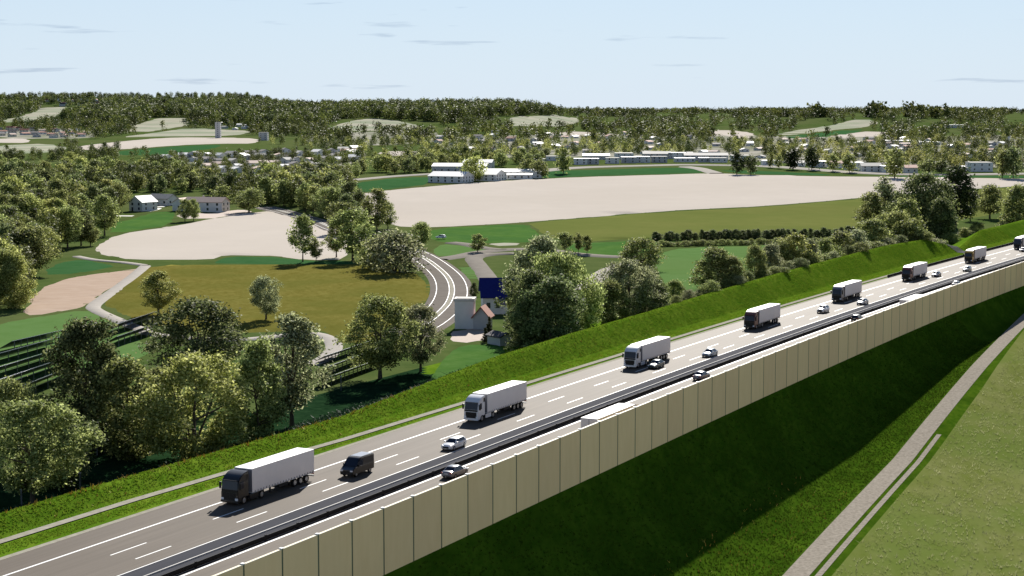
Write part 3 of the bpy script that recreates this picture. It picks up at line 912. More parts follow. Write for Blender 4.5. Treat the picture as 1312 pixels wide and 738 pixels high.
# white barns between the two pale fields
x, y, z = put(577, 234.5)
house('white barn with bright sheet roof, first one beside the dark green strip', (x, y + 10, z), R(66), 17, 25, 4.2, 2.7, 'wall_white', 'roof_white', 'white barns by the large pale field', name='barn', cat='barn')
x, y, z = put(621, 232)
house('white barn with bright sheet roof behind the pale green tree', (x, y + 10, z), R(66), 17, 24, 4.2, 2.9, 'wall_white', 'roof_white', 'white barns by the large pale field', name='barn', cat='barn')
x, y, z = put(648, 229)
house('long low white barn with flat roof at the end of the barn group', (x, y + 16, z), R(84), 15, 50, 4.5, 1.4, 'wall_white', 'roof_white', 'white barns by the large pale field', name='barn', cat='barn')
x, y, z = put(665, 230)
house('small white shed in front of the long low barn', (x, y + 6, z), R(86), 9, 18, 3.0, 0.8, 'wall_white', 'roof_white', 'white barns by the large pale field', name='shed', cat='shed', rows=1)
x, y, z = put(590, 222.5)
house('pale roofed hall behind the first white barn', (x, y + 12, z), R(80), 16, 40, 5, 2, 'wall_grey', 'roof_white', 'white barns by the large pale field', name='hall', cat='hall', rows=1)
x, y, z = put(613, 219)
house('narrow pale roofed hall half behind the pale green tree', (x, y + 12, z), R(80), 12, 22, 6, 2, 'wall_grey', 'roof_white', 'white barns by the large pale field', name='hall', cat='hall', rows=1)

ORD = ['first', 'second', 'third', 'fourth', 'fifth', 'sixth', 'seventh', 'eighth', 'ninth', 'tenth', 'eleventh', 'twelfth', 'thirteenth', 'fourteenth', 'fifteenth', 'sixteenth', 'seventeenth', 'eighteenth', 'nineteenth', 'twentieth', 'twenty first', 'twenty second', 'twenty third', 'twenty fourth', 'twenty fifth', 'twenty sixth', 'twenty seventh', 'twenty eighth', 'twenty ninth', 'thirtieth']
def far_house(label, px, py, wpx, hpx, roofc, wallc, group, deep=12, flat=False, rz=None, name='house'):
    x, y, z = put(px, py)
    sc = scale_at(y)
    w, h = wpx / sc, hpx / sc
    if flat:
        return house(label, (x, y + deep / 2, z), R(rz or 0), w, deep, h - 0.4, 0, wallc, roofc, group, rows=max(1, round(h / 3.0)), flat=True, name=name)
    rh = h * 0.32
    return house(label, (x, y + deep / 2, z), R(rz if rz is not None else 90), deep, w, h - rh, rh, wallc, roofc, group, rows=2 if h > 6 else 1, name=name)
# terraces along the pale road
front = [(691, 211.5, 15, 8), (744, 211, 17, 8), (760, 210.6, 15, 7.5), (785, 209.6, 17, 7.5), (806, 209, 19, 8), (824, 208.6, 18, 8), (845, 208.4, 20, 8), (878, 207.8, 26, 5.5), (903, 208, 14, 6), (921, 208.2, 22, 6)]
for i, (px, py, w, h) in enumerate(front):
    far_house('pale grey flat roofed row house, %s in the front row behind the dark green strip' % ORD[i], px, py, w, h, 'roof_white' if i % 3 else 'roof_grey', 'wall_white' if i % 2 else 'wall_grey', 'row houses along the pale road', 13, True)
back = [(712, 206, 20, 6), (764, 204.5, 34, 7), (800, 204, 30, 8), (842, 203.5, 36, 9), (868, 203.5, 18, 8), (905, 205.5, 56, 9), (950, 207, 24, 8)]
for i, (px, py, w, h) in enumerate(back):
    far_house('long grey block of flats, %s in the row behind the row houses' % ORD[i], px, py, w, h, ['roof_grey', 'roof_white', 'roof_grey'][i % 3], 'wall_grey' if i % 2 else 'wall_white', 'blocks behind the row houses', 16, i % 2 == 0, 90)
east = [(988, 212.5, 20, 7), (1024, 213.5, 16, 7), (1050, 214.5, 20, 8), (1074, 215.5, 22, 9), (1096, 218, 20, 10), (1117, 220.5, 26, 11), (1142, 221.5, 20, 9), (1168, 222, 16, 10)]
for i, (px, py, w, h) in enumerate(east):
    far_house('white house in the eastern row behind the tall roadside trees, %s along the road' % ORD[i], px, py, w, h, ['roof_white', 'roof_grey', 'roof_white', 'roof_red'][i % 4] if i < 7 else 'roof_red', 'wall_white', 'eastern row houses', 13, i % 2 == 0, 90)
far_house('white three storey block with flat roof by the large dark tree group', 1258, 220, 28, 12, 'roof_grey', 'wall_white', None, 16, True)
far_house('low white annex beside the three storey block', 1241, 219, 14, 6, 'roof_white', 'wall_white', None, 12, True)
# silo tower and hall at the far pale field
far_house('tall slim grey tower standing at the edge of the far pale field', 279, 177.5, 6.5, 21, 'roof_grey', 'wall_grey', None, 9, True, name='tower')
far_house('broad grey block standing at the end of the far pale field', 337, 180, 11, 10.5, 'roof_grey', 'wall_grey', None, 14, True, name='block')
far_house('grey tower block rising from the trees of the far town', 634, 175, 9, 8, 'roof_grey', 'wall_grey', None, 12, True, name='block')
def hamlet(n, poly, wr, hr, roofs, walls, phrase, group, seed):
    r = random.Random(seed)
    xs = [p[0] for p in poly]; ys = [p[1] for p in poly]
    got = []
    tries = 0
    while len(got) < n and tries < 4000:
        tries += 1
        px, py = r.uniform(min(xs), max(xs)), r.uniform(min(ys), max(ys))
        if not inside_poly([px], [py], poly)[0]: continue
        if any(inside_poly([px], [py], f)[0] for f in FIELDS): continue
        if any(abs(px - a) < (wr[0] + wr[1]) * 0.55 and abs(py - b) < hr[1] * 0.55 for a, b in got): continue
        got.append((px, py))
    words = {'roof_red': 'red roofed', 'roof_white': 'bright roofed', 'roof_grey': 'grey roofed', 'roof_pink': 'faded pink roofed', 'roof_dark': 'dark roofed'}
    wallw = {'wall_white': 'white', 'wall_grey': 'grey', 'wall_cream': 'cream'}
    cnt = {}
    for px, py in sorted(got):
        rf_, wa = r.choice(roofs), r.choice(walls)
        k = (rf_, wa); cnt[k] = cnt.get(k, 0) + 1
        far_house('%s %s house, %s such from west %s' % (words[rf_], wallw[wa], ORD[min(cnt[k] - 1, 29)], phrase), px, py, r.uniform(*wr), r.uniform(*hr), rf_, wa, group, r.uniform(8, 12), False, r.choice([90, 60, 115, 20, 0, -25, 40, -50]))
        CLEAR.append((px, py, wr[1] * 0.5, hr[1]))
hamlet(52, [(205, 204), (330, 199), (455, 194), (455, 211), (340, 222), (235, 222)], (9, 16), (6, 9), ['roof_white', 'roof_dark', 'roof_pink', 'roof_white', 'roof_grey'], ['wall_white', 'wall_grey', 'wall_cream'], 'in village below pale field', 'village houses below the far pale field', 3)
hamlet(24, [(-5, 166), (108, 168), (112, 178), (-5, 176)], (7, 12), (3.5, 5.5), ['roof_red', 'roof_dark', 'roof_pink', 'roof_red'], ['wall_grey', 'wall_cream', 'wall_white'], 'in the village by the hill', 'red roofed village by the hill', 4)
hamlet(12, [(60, 130), (130, 129), (128, 136), (66, 137)], (5, 9), (3, 4.5), ['roof_red', 'roof_dark', 'roof_white'], ['wall_white', 'wall_grey'], 'in the hilltop village', 'hilltop village houses', 5)
hamlet(76, [(540, 172), (700, 176), (900, 178), (1050, 182), (1310, 176), (1310, 206), (1000, 204), (760, 199), (580, 200)], (7, 14), (4, 6.5), ['roof_white', 'roof_grey', 'roof_dark', 'roof_pink', 'roof_red'], ['wall_white', 'wall_grey', 'wall_white'], 'among the far town trees', 'houses among the trees of the far town', 6)
hamlet(9, [(280, 158), (335, 157), (338, 165), (290, 168)], (6, 10), (3, 4), ['roof_white', 'roof_grey'], ['wall_white'], 'on slope above the tower', 'houses on the wooded slope', 8)
hamlet(12, [(690, 172), (810, 172), (810, 179), (690, 178)], (7, 12), (3, 4), ['roof_red', 'roof_grey', 'roof_white'], ['wall_white', 'wall_cream'], 'in the thin far row', 'thin far row of houses', 9)
for i, (px, py, w) in enumerate([(1158, 184, 46), (1190, 186, 30), (1226, 164, 34)]):
    far_house(['wide low white hall among the far trees', 'second wide low hall beside the wide white one', 'thin pale hall at the edge of the far woods'][i], px, py, w, 4.2, 'roof_white', 'wall_white', None, 30, True, name='hall')
far_house('dark red hall beside the bright roofs at the village end', 448, 198, 24, 7, 'roof_red', 'wall_cream', None, 12, False, name='hall')
far_house('pale house in front of the red roofs at the western edge', 20, 213, 22, 5, 'roof_pink', 'wall_white', None, 10)

# ------------------------------------------------------------------ solar panels
def solar_row(label, p0, p1, hpx=None, n=8, depth=4.2, tilt=28, h=2.5):
    (x0, y0), (x1, y1) = at(*p0), at(*p1)
    L = math.hypot(x1 - x0, y1 - y0)
    cx, cy = (x0 + x1) / 2, (y0 + y1) / 2
    root = empty('solar_panel_row', (cx, cy, gz(cx, cy)), math.atan2(y1 - y0, x1 - x0))
    tag(root, label, 'solar panels', 'rows of solar panels')
    dz = depth * math.sin(R(tilt)); dy = depth * math.cos(R(tilt))
    slab = [(0, h), (dy, h - dz), (dy, h - dz + 0.08), (0, h + 0.08)]
    MB().prism(slab, -L / 2, L / 2, 'x').build('panel', M['solar'], root)
    MB().box(-L / 2, L / 2, -0.07, -0.01, h - 0.02, h + 0.10).build('edge_rail', M['alu'], root)
    m = MB().box(-L / 2, L / 2, 0.05, 0.15, h * 0.55, h * 0.55 + 0.1)
    m.build('cross_rail', M['steel'], root)
    first = None
    for k in range(n):
        q = (k + 0.5) / n * L - L / 2
        if first is None:
            first = MB().box(-0.07, 0.07, 0.2, 0.34, -1.0, h - 0.15).build('post', M['steel'], root); p = first
        else:
            p = first.copy(); COL.objects.link(p); p.parent = root
        p.location = (q, 0, 0)
rows = [((16, 452), (80, 437)), ((-20, 474), (78, 446)), ((-30, 496), (86, 459)), ((-30, 514), (96, 470)), ((-30, 536), (100, 483)), ((142, 432), (200, 412)), ((150, 446), (206, 426))]
for i, (a, b_) in enumerate(rows):
    solar_row('dark solar panel row seen from behind, %s from the green meadow' % ORD[i] if i < 5 else ('dark solar panel row beside the pale track, %s one' % ['upper', 'lower'][i - 5]), a, b_)
for i, (a, b_) in enumerate([((416, 467), (474, 447)), ((420, 481), (496, 452)), ((412, 498), (488, 470))]):
    solar_row('solar panel row with bright edge beside the road trees, %s of three' % ['upper', 'middle', 'lower'][i], a, b_, n=14, h=1.7, depth=2.4)
for i, (a, b_) in enumerate([((122, 585), (176, 566)), ((124, 574), (180, 556))]):
    solar_row('dark solar panel row between the trees behind the grassy bank, %s one' % ['front', 'rear'][i], a, b_, n=6, h=2.0)
for i, (px, py) in enumerate([(28, 652), (103, 630), (309, 568), (437, 500)]):
    x, y = at(px, py)
    s_, o_ = to_so(np.array([x]), np.array([y]))
    o2 = min(float(o_[0]), -139.5)
    x, y = (float(t_) for t_ in to_xy(float(s_[0]), o2))
    root = empty('metal_post', (x, y, gz(x, y)))
    tag(root, 'slim grey metal post behind the grassy bank, ' + ['below the large round corner tree', 'beside the large round corner tree', 'under the yellow green tree', 'in front of the bright solar edges'][i], 'post', 'grey metal posts behind the bank')
    MB().box(-0.11, 0.11, -0.11, 0.11, -1.0, 2.6, 0.02).build('shaft', M['steel'], root)
    MB().box(-0.16, 0.16, -0.16, 0.16, 2.6, 2.72).build('cap', M['alu'], root)

# ------------------------------------------------------------------ vehicles
ROAD_YAW = math.atan2(UY, UX)
def on_road(root, s, o, forward):
    x, y = to_xy(s, o)
    x2, y2 = to_xy(s + 1.0, o)
    yaw = math.atan2(float(y2) - float(y), float(x2) - float(x))
    root.location = (float(x), float(y), 0.055)
    root.rotation_euler = (0, 0, yaw if forward else yaw + PI)
def wheel(x, y, r, w, parent):
    """tyre with a rim disc on the outer side"""
    m = MB()
    sg = 1 if y > 0 else -1
    n = 20
    prof = [(0.62, 0), (0.94, 0), (1.0, 0.14), (1.0, 0.86), (0.94, 1), (0.62, 1)]
    rings = []
    for k in range(n):
        a = 2 * PI * k / n
        rings.append([(x + math.cos(a) * r * q, y - sg * w * (1 - t), r + math.sin(a) * r * q) for q, t in prof])
    rings.append(rings[0])
    m.loft(rings, cap=False)
    bmesh.ops.remove_doubles(m.bm, verts=m.bm.verts, dist=1e-5)
    t_ = m.build('wheel', M['tyre'], parent, smooth=40)
    d = MB()
    d.tube((x, y - sg * 0.07, r), (x, y - sg * 0.02, r), r * 0.62, r * 0.58, 20)
    d.tube((x, y - sg * 0.02, r), (x, y + sg * 0.02, r), r * 0.22, r * 0.16, 12)
    d.build('rim', M['rim'], t_, smooth=30)
    return t_
def make_truck(label, s, o, forward, paint, side_paint=None, tarp='trailer_tarp'):
    t = empty('articulated_lorry')
    tag(t, label, 'lorry', 'articulated lorries on the motorway')
    P = M[paint]
    # tractor cab
    prof = [(8.12, 0.42), (8.22, 0.75), (8.22, 1.75), (7.98, 3.02), (7.62, 3.42), (6.9, 3.78), (6.05, 3.93), (6.0, 1.0), (6.1, 0.9), (7.5, 0.9), (7.5, 0.42)]
    m = MB().prism(prof, -1.23, 1.23)
    bmesh.ops.bevel(m.bm, geom=[e for e in m.bm.edges if abs(e.verts[0].co.y) == abs(e.verts[1].co.y) and e.verts[0].co.y * e.verts[1].co.y > 0], offset=0.07, segments=2, affect='EDGES')
    cab = m.build('cab', M[side_paint] if side_paint else P, t, smooth=35)
    front = MB().prism([(8.225, 1.62), (8.245, 1.60), (8.245, 0.44), (8.225, 0.44)], -1.2, 1.2).build('front_panel', P, cab)
    # windscreen follows the raked front
    MB().prism([(8.185, 1.95), (8.215, 1.95), (8.03, 2.94), (8.00, 2.94)], -1.08, 1.08).build('windscreen', M['car_glass'], cab)
    MB().prism([(8.06, 2.97), (8.26, 3.02), (8.24, 3.1), (7.99, 3.06)], -1.1, 1.1).build('sun_visor', M['grille'], cab)
    g = MB()
    for k in range(5): g.box(8.245, 8.285, -0.78, 0.78, 0.72 + k * 0.18, 0.83 + k * 0.18)
    g.box(8.246, 8.262, -0.92, 0.92, 0.66, 1.56).box(8.246, 8.256, -1.12, 1.12, 1.66, 1.92)
    g.build('grille', M['grille'], cab)
    MB().box(8.2, 8.34, -1.24, 1.24, 0.34, 0.62, 0.03).build('bumper', P, cab)
    for sg in (-1, 1):
        MB().box(8.2, 8.30, sg * 1.02 - 0.2, sg * 1.02 + 0.2, 0.66, 0.94, 0.03).build('headlight', M['lamp_lens'], cab)
        MB().prism([(7.95, 1.98), (7.72, 2.88), (7.05, 2.88), (7.05, 1.98)], sg * 1.235 - 0.01, sg * 1.235 + 0.012).build('side_window', M['car_glass'], cab)
        mi = MB().box(8.0, 8.16, sg * 1.45 - 0.13, sg * 1.45 + 0.13, 1.95, 2.75, 0.04)
        mi.tube((8.05, sg * 1.2, 2.6), (8.08, sg * 1.4, 2.6), 0.04)
        mi.build('mirror', M['grille'], cab)
        MB().box(6.02, 6.55, sg * 1.15, sg * 1.235, 2.95, 3.6, 0.02).build('side_fairing', M['grille'], cab)
        MB().box(3.95, 5.8, sg * 1.2 - 0.06, sg * 1.2 + 0.02, 0.36, 0.98, 0.03).build('side_skirt', P, cab)
    ch = MB().box(-8.0, 6.4, -0.42, 0.42, 0.78, 1.08).box(2.6, 5.9, -1.05, 1.05, 0.55, 0.98).build('chassis', M['chassis'], t)
    lg = MB()
    for sg in (-1, 1): lg.box(0.9, 1.1, sg * 0.8 - 0.09, sg * 0.8 + 0.09, 0.25, 1.12)
    lg.box(-2.6, -0.6, -1.05, 1.05, 0.5, 1.0, 0.05)
    lg.build('landing_gear', M['chassis'], t)
    # trailer
    tr = MB().box(-8.15, 5.35, -1.275, 1.275, 1.18, 3.94).build('trailer', M[tarp], t)
    MB().box(-8.18, 5.38, -1.29, 1.29, 3.944, 4.02, 0.02).build('trailer_roof', M['trailer_roof'], tr)
    MB().box(-8.2, 5.4, -1.3, 1.3, 1.06, 1.176).build('side_rail', M['silver'], tr)
    bk = MB()
    for k in range(22):
        xx = -7.8 + k * 0.6
        for sg in (-1, 1): bk.box(xx - 0.045, xx + 0.045, sg * 1.3, sg * 1.306, 1.1, 1.34)
    bk.build('buckles', M['grille'], tr)
    MB().box(5.352, 5.41, -1.27, 1.27, 1.2, 3.9).build('front_wall', M['grey'], tr)
    rd = MB().box(-8.2, -8.152, -1.25, 1.25, 1.2, 3.92).build('rear_door', M['trailer_tarp'], tr)
    MB().box(-8.225, -8.203, -0.02, 0.02, 1.25, 3.9).build('door_bar', M['chassis'], rd)
    MB().box(-8.22, -8.1, -1.2, 1.2, 0.52, 0.66).build('underrun_bar', M['steel'], tr)
    for sg in (-1, 1): MB().box(-8.23, -8.15, sg * 0.95 - 0.25, sg * 0.95 + 0.25, 0.82, 0.98).build('tail_light', M['tail_lens'], tr)
    for xx in (6.95, 3.3, -3.9, -5.2, -6.5):
        for sg in (-1, 1): wheel(xx, sg * 1.24, 0.52, 0.36, t)
    on_road(t, s, o, forward)
    return t
def loft_car(root, st, paint):
    rings = []
    for (x, zb, zt, hw) in st:
        h = zt - zb
        pts = [(-0.90, 0.0), (-1.0, 0.22), (-1.0, 0.62), (-0.95, 0.84), (-0.80, 0.97), (-0.4, 1.03), (0.0, 1.045), (0.4, 1.03), (0.80, 0.97), (0.95, 0.84), (1.0, 0.62), (1.0, 0.22), (0.90, 0.0)]
        rings.append([(x, hw * a, zb + h * b) for a, b in pts])
    return MB().loft(rings).build('body', M[paint], root, smooth=38)
def make_car(label, s, o, forward, paint, kind='saloon'):
    t = empty('car')
    tag(t, label, 'car', 'cars on the motorway')
    H_ = {'saloon': 1.43, 'estate': 1.46, 'hatch': 1.5, 'suv': 1.66}[kind]
    belt = H_ - 0.50
    Lf = {'saloon': 2.35, 'estate': 2.35, 'hatch': 2.1, 'suv': 2.3}[kind]
    rear = {'saloon': [(-1.75, .24, belt + .05, .89), (-2.2, .28, belt + .02, .83), (-2.36, .42, belt - .12, .72)],
            'estate': [(-1.75, .24, belt + .06, .89), (-2.22, .28, belt + .05, .84), (-2.36, .42, belt - .05, .76)],
            'hatch': [(-1.5, .24, belt + .06, .88), (-1.95, .28, belt + .05, .83), (-2.08, .42, belt - .06, .75)],
            'suv': [(-1.7, .30, belt + .05, .92), (-2.15, .34, belt + .04, .87), (-2.28, .48, belt - .05, .78)]}[kind]
    st = [(Lf, .38, belt - .33, .60), (Lf - .10, .26, belt - .22, .76), (Lf - .4, .22, belt - .15, .85), (Lf - .9, .2, belt - .07, .895), (1.0, .2, belt - .02, .91), (0.0, .2, belt + .02, .915), (-1.0, .2, belt + .04, .915)] + rear
    body = loft_car(t, st, paint)
    xr = {'saloon': (-1.72, -1.02), 'estate': (-2.18, -1.9), 'hatch': (-1.92, -1.5), 'suv': (-2.12, -1.8)}[kind]
    xf = (1.05, 0.30)
    b, r_ = 0.80, 0.60
    z0, z1 = belt - 0.01, H_ - 0.05
    def ring(x0, x1, hw, z): return [(x0, -hw, z), (x1, -hw, z), (x1, hw, z), (x0, hw, z)]
    xm = lambda q, k: q[0] + (q[1] - q[0]) * k
    rings = [ring(xm(xr, 0), xm(xf, 0), b, z0), ring(xm(xr, 1), xm(xf, 1), r_, z1), ring(xm(xr, 1) + .12, xm(xf, 1) - .15, r_ - .10, H_)]
    cabin = MB().loft(rings).build('cabin', M[paint], t, smooth=45)
    def pane(name, A, B_, C_, D_, inset=0.10):
        A, B_, C_, D_ = map(Vector, (A, B_, C_, D_))
        c = (A + B_ + C_ + D_) / 4
        n = (B_ - A).cross(D_ - A).normalized()
        if n.dot(c - Vector((0, 0, 0.9))) < 0: n = -n
        q = [c + (p - c) * (1 - inset) + n * 0.014 for p in (A, B_, C_, D_)]
        q2 = [p - n * 0.02 for p in q]
        m = MB(); m.hull([tuple(p) for p in q + q2])
        return m.build(name, M['car_glass'], cabin)
    pane('windscreen', (xf[0], -b, z0), (xf[0], b, z0), (xf[1], r_, z1), (xf[1], -r_, z1))
    pane('rear_window', (xr[0], -b, z0), (xr[0], b, z0), (xr[1], r_, z1), (xr[1], -r_, z1), 0.14)
    for sg in (-1, 1):
        pane('side_window', (xr[0], sg * b, z0), (xf[0], sg * b, z0), (xf[1], sg * r_, z1), (xr[1], sg * r_, z1), 0.13)
        MB().box(Lf - .22, Lf - .02, sg * .60 - .15, sg * .60 + .15, belt - .36, belt - .22, 0.03).build('headlight', M['lamp_lens'], body)
        xe = st[-1][0]
        MB().box(xe - .02, xe + .16, sg * .62 - .14, sg * .62 + .14, belt - .22, belt - .05, 0.03).build('tail_light', M['tail_lens'], body)
        MB().box(0.78, 0.94, sg * .98 - .10, sg * .98 + .10, belt + .02, belt + .16, 0.03).build('mirror', M[paint], body)
    MB().box(Lf - .06, Lf + .012, -.46, .46, .36, belt - .36, 0.02).build('grille', M['grille'], body)
    MB().box(st[-1][0] - .02, st[-1][0] + .03, -.26, .26, belt - .30, belt - .19).build('number_plate', M['plate'], body)
    wr = 0.36 if kind == 'suv' else 0.325
    for xx in (Lf - 0.86, -(Lf - 0.92)):
        for sg in (-1, 1): wheel(xx, sg * 0.915, wr, 0.24, t)
    on_road(t, s, o, forward)
    return t
def make_van(label, s, o, forward, paint):
    t = empty('panel_van')
    tag(t, label, 'van', 'vans on the motorway')
    prof = [(2.62, 0.35), (2.68, 0.65), (2.58, 1.02), (1.75, 1.30), (0.95, 2.22), (0.55, 2.40), (-2.55, 2.42), (-2.66, 2.30), (-2.68, 0.40)]
    m = MB().prism(prof, -0.99, 0.99)
    bmesh.ops.bevel(m.bm, geom=[e for e in m.bm.edges if e.verts[0].co.y * e.verts[1].co.y > 0], offset=0.10, segments=2, affect='EDGES')
    b = m.build('body', M[paint], t, smooth=40)
    MB().prism([(1.72, 1.36), (1.74, 1.36), (0.98, 2.23), (0.96, 2.21)], -0.82, 0.82).build('windscreen', M['car_glass'], b)
    MB().box(-2.4, 0.4, -0.8, 0.8, 2.425, 2.44).build('roof_panel', M['grey'], b)
    for sg in (-1, 1):
        MB().prism([(1.55, 1.38), (0.90, 2.12), (0.15, 2.12), (0.15, 1.38)], sg * 0.992 - 0.012, sg * 0.992 + 0.012).build('side_window', M['car_glass'], b)
        MB().box(2.45, 2.66, sg * .72 - .18, sg * .72 + .18, 0.78, 0.98, 0.04).build('headlight', M['lamp_lens'], b)
        MB().box(-2.71, -2.64, sg * .85 - .07, sg * .85 + .07, 0.9, 1.5).build('tail_light', M['tail_lens'], b)
        MB().box(1.35, 1.5, sg * 1.12 - .1, sg * 1.12 + .1, 1.3, 1.62, 0.03).build('mirror', M['grille'], b)
    MB().box(2.62, 2.70, -.5, .5, 0.68, 0.86, 0.02).build('grille', M['grille'], b)
    MB().box(2.66, 2.72, -.8, .8, 0.40, 0.62, 0.03).build('bumper', M['chassis'], b)
    for xx in (1.72, -1.6):
        for sg in (-1, 1): wheel(xx, sg * 0.985, 0.35, 0.25, t)
    on_road(t, s, o, forward)
    return t
LO = -120.35
make_truck('black cabbed lorry with grey trailer, the one beside the black van', 164.2 + 8.2, LO, False, 'black')
make_truck('white cabbed lorry with pale trailer driving behind the black van', 225.6 + 8.2, LO, False, 'white')
make_truck('white cabbed lorry being passed by a dark teal car at its front wheels', 286.6 + 8.2, LO, False, 'white')
make_truck('lorry with dark front and brick red cab side, in the middle of the row', 350.2 + 8.2, LO, False, 'black', 'brick')
make_truck('black cabbed lorry with pale trailer beside the pale blue saloon', 411 + 8.2, LO, False, 'black', 'grey')
make_truck('lorry with dark front and wine red cab side near the start of the guard rail', 471 + 8.2, LO, False, 'black', 'wine')
make_truck('yellow cabbed lorry with white trailer beside the side road', 536 + 8.2, LO, False, 'black', 'yellow')
make_truck('dark lorry farthest along the motorway, cut off by the picture edge', 596 + 8.2, LO, False, 'black', 'slate')
make_truck('white roofed lorry mostly hidden by the noise barrier, large and close', 224.6, -96.7, True, 'white', None, 'trailer_roof')
make_truck('white roofed lorry mostly hidden by the noise barrier, the distant one', 395, -96.7, True, 'white', None, 'trailer_roof')
make_van('black panel van with grey roof driving between two lorries', 186.3, -116.2, False, 'black')
make_car('white estate car in the fast lane near the white lorry', 207, -113.2, False, 'white', 'estate')
make_car('brownish grey saloon driving away beside the noise barrier near the white estate', 191, -104.3, True, 'grey', 'saloon')
make_car('dark teal car passing the front wheels of a white lorry', 290, -116.6, False, 'teal', 'saloon')
make_car('pale blue saloon in the fast lane behind the teal car', 308.5, -113.2, False, 'pale_blue', 'saloon')
make_car('slate violet saloon driving away beside the barrier below the pale blue car', 281, -104.3, True, 'slate', 'saloon')
make_car('white compact suv alone in the middle lane between two lorries', 388, -116.2, False, 'white', 'suv')
make_car('silver white saloon in the fast lane beside the black lorry', 409, -113.2, False, 'silver', 'saloon')
make_car('black car driving away next to the guard rail with pale roof', 375.5, -104.3, True, 'black', 'hatch')
make_car('navy grey car at the tail of the wine red lorry', 487.5, -116.5, False, 'navy', 'saloon')
make_car('sage grey car in the fast lane ahead of the yellow lorry', 508, -113.2, False, 'sage', 'hatch')
make_car('white car driving away, roof just above the distant noise barrier', 463, -104.3, True, 'white', 'saloon')
make_car('slate blue car at the front of the farthest dark lorry', 588, -116.3, False, 'slate', 'saloon')
make_car('pale blue car nearly hidden by the noise barrier, only its roof showing', 149.3, -99.2, True, 'pale_blue', 'suv')
px_, py_ = at(565, 307)
c = make_car('white car parked on the grass near the side road loop', 100, -113, False, 'white', 'hatch')
c.location = (px_, py_, gz(px_, py_) + 0.5); c.rotation_euler = (0, 0, 2.8); c['group'] = 'parked cars'

# ------------------------------------------------------------------ trees
KINDS = {   # nominal height 15: radius, crown bottom, leaf clumps, clump radius, profile power, height of the widest part
    'round':   dict(R=6.3, zb=2.9, lobes=88, lr=(0.65, 1.55), pw=0.55, up=0.46),
    'oval':    dict(R=4.4, zb=2.9, lobes=74, lr=(0.50, 1.25), pw=0.60, up=0.42),
    'slender': dict(R=3.3, zb=3.8, lobes=46, lr=(0.35, 0.95), pw=0.62, up=0.40),
    'broad':   dict(R=8.0, zb=0.8, lobes=130, lr=(0.70, 1.65), pw=0.50, up=0.40),
    'bushy':   dict(R=5.0, zb=0.6, lobes=92, lr=(0.55, 1.40), pw=0.55, up=0.36),
    'shrub':   dict(R=9.0, zb=0.1, lobes=40, lr=(1.7, 3.6), pw=0.5, up=0.34),
    'conifer': dict(R=3.6, zb=0.8, lobes=60, lr=(0.5, 1.0), pw=1.0, up=0.0),
}
def crown_arrays(kind, seed, n, size, shell=0.0):
    k = KINDS[kind]
    r = np.random.default_rng(seed)
    nl = k['lobes'] if shell == 0 else max(12, k['lobes'] // 4)
    z0, z1 = k['zb'], 15.0
    ph = r.uniform(0, 2 * PI, 6)
    C = []
    for i in range(nl):
        t = (i + r.random()) / nl
        if kind == 'conifer':
            prof = (1 - t) * 0.95 + 0.05
        else:
            prof = max(0.12, 1 - abs((t - k['up']) / (k['up'] if t < k['up'] else 1 - k['up'])) ** 2.2) ** k['pw']
        rad = r.uniform(*k['lr']) * (1.0 if kind != 'conifer' else max(0.35, 1 - t)) * (1.0 if shell == 0 else 1.7)
        a = r.random() * 2 * PI + i * 2.4
        # uneven outline: limbs reach farther on some sides than on others
        wob = 1 + 0.17 * math.sin(2 * a + ph[0] + 3 * t) + 0.13 * math.sin(3 * a + ph[1] - 5 * t) + 0.09 * math.sin(5 * a + ph[2] + 9 * t)
        u = r.uniform(0.10, 1.0) ** 0.42
        rr = max(0.0, k['R'] * prof * wob - rad * 0.55) * u
        z = z0 + (z1 - z0) * t * (1 - 0.10 * (1 - u)) + 0.5 * math.sin(2 * a + ph[3])
        z = min(max(z, z0 + rad * 0.4), z1 - rad * 0.7)
        C.append((math.cos(a) * rr, math.sin(a) * rr, z, rad))
    C = np.array(C)
    per = 6
    ns = n // per
    w = C[:, 3] ** 1.8
    li = r.choice(nl, ns, p=w / w.sum())
    d = r.normal(size=(ns, 3)); d[:, 2] += 0.25
    d /= np.linalg.norm(d, axis=1, keepdims=True)
    rad = C[li, 3:4] * (0.50 + 0.60 * r.random((ns, 1)) ** 0.6)
    P = C[li, :3] + d * rad * np.array([[1, 1, 0.85]])
    P = np.repeat(P, per, 0) + r.normal(size=(ns * per, 3)) * size * 0.75
    dn = np.repeat(d, per, 0) * (0.55 + shell) + r.normal(size=(ns * per, 3)) * (0.75 - 0.45 * shell) + np.array([[0, 0, 0.35]])
    dn /= np.linalg.norm(dn, axis=1, keepdims=True)
    ax = np.cross(dn, r.normal(size=dn.shape)); ax /= np.maximum(np.linalg.norm(ax, axis=1, keepdims=True), 1e-6)
    bx = np.cross(dn, ax)
    L = size * r.uniform(0.65, 1.3, (len(P), 1)); Wd = L * r.uniform(0.45, 0.7, (len(P), 1))
    P[:, 2] = np.maximum(P[:, 2], 0.25)
    V = np.stack([P - ax * L * 0.5, P - bx * Wd * 0.5 + dn * L * 0.06, P + ax * L * 0.5, P + bx * Wd * 0.5 + dn * L * 0.06], 1).reshape(-1, 3)
    Fq = np.arange(len(V)).reshape(-1, 4)
    return V, Fq, C
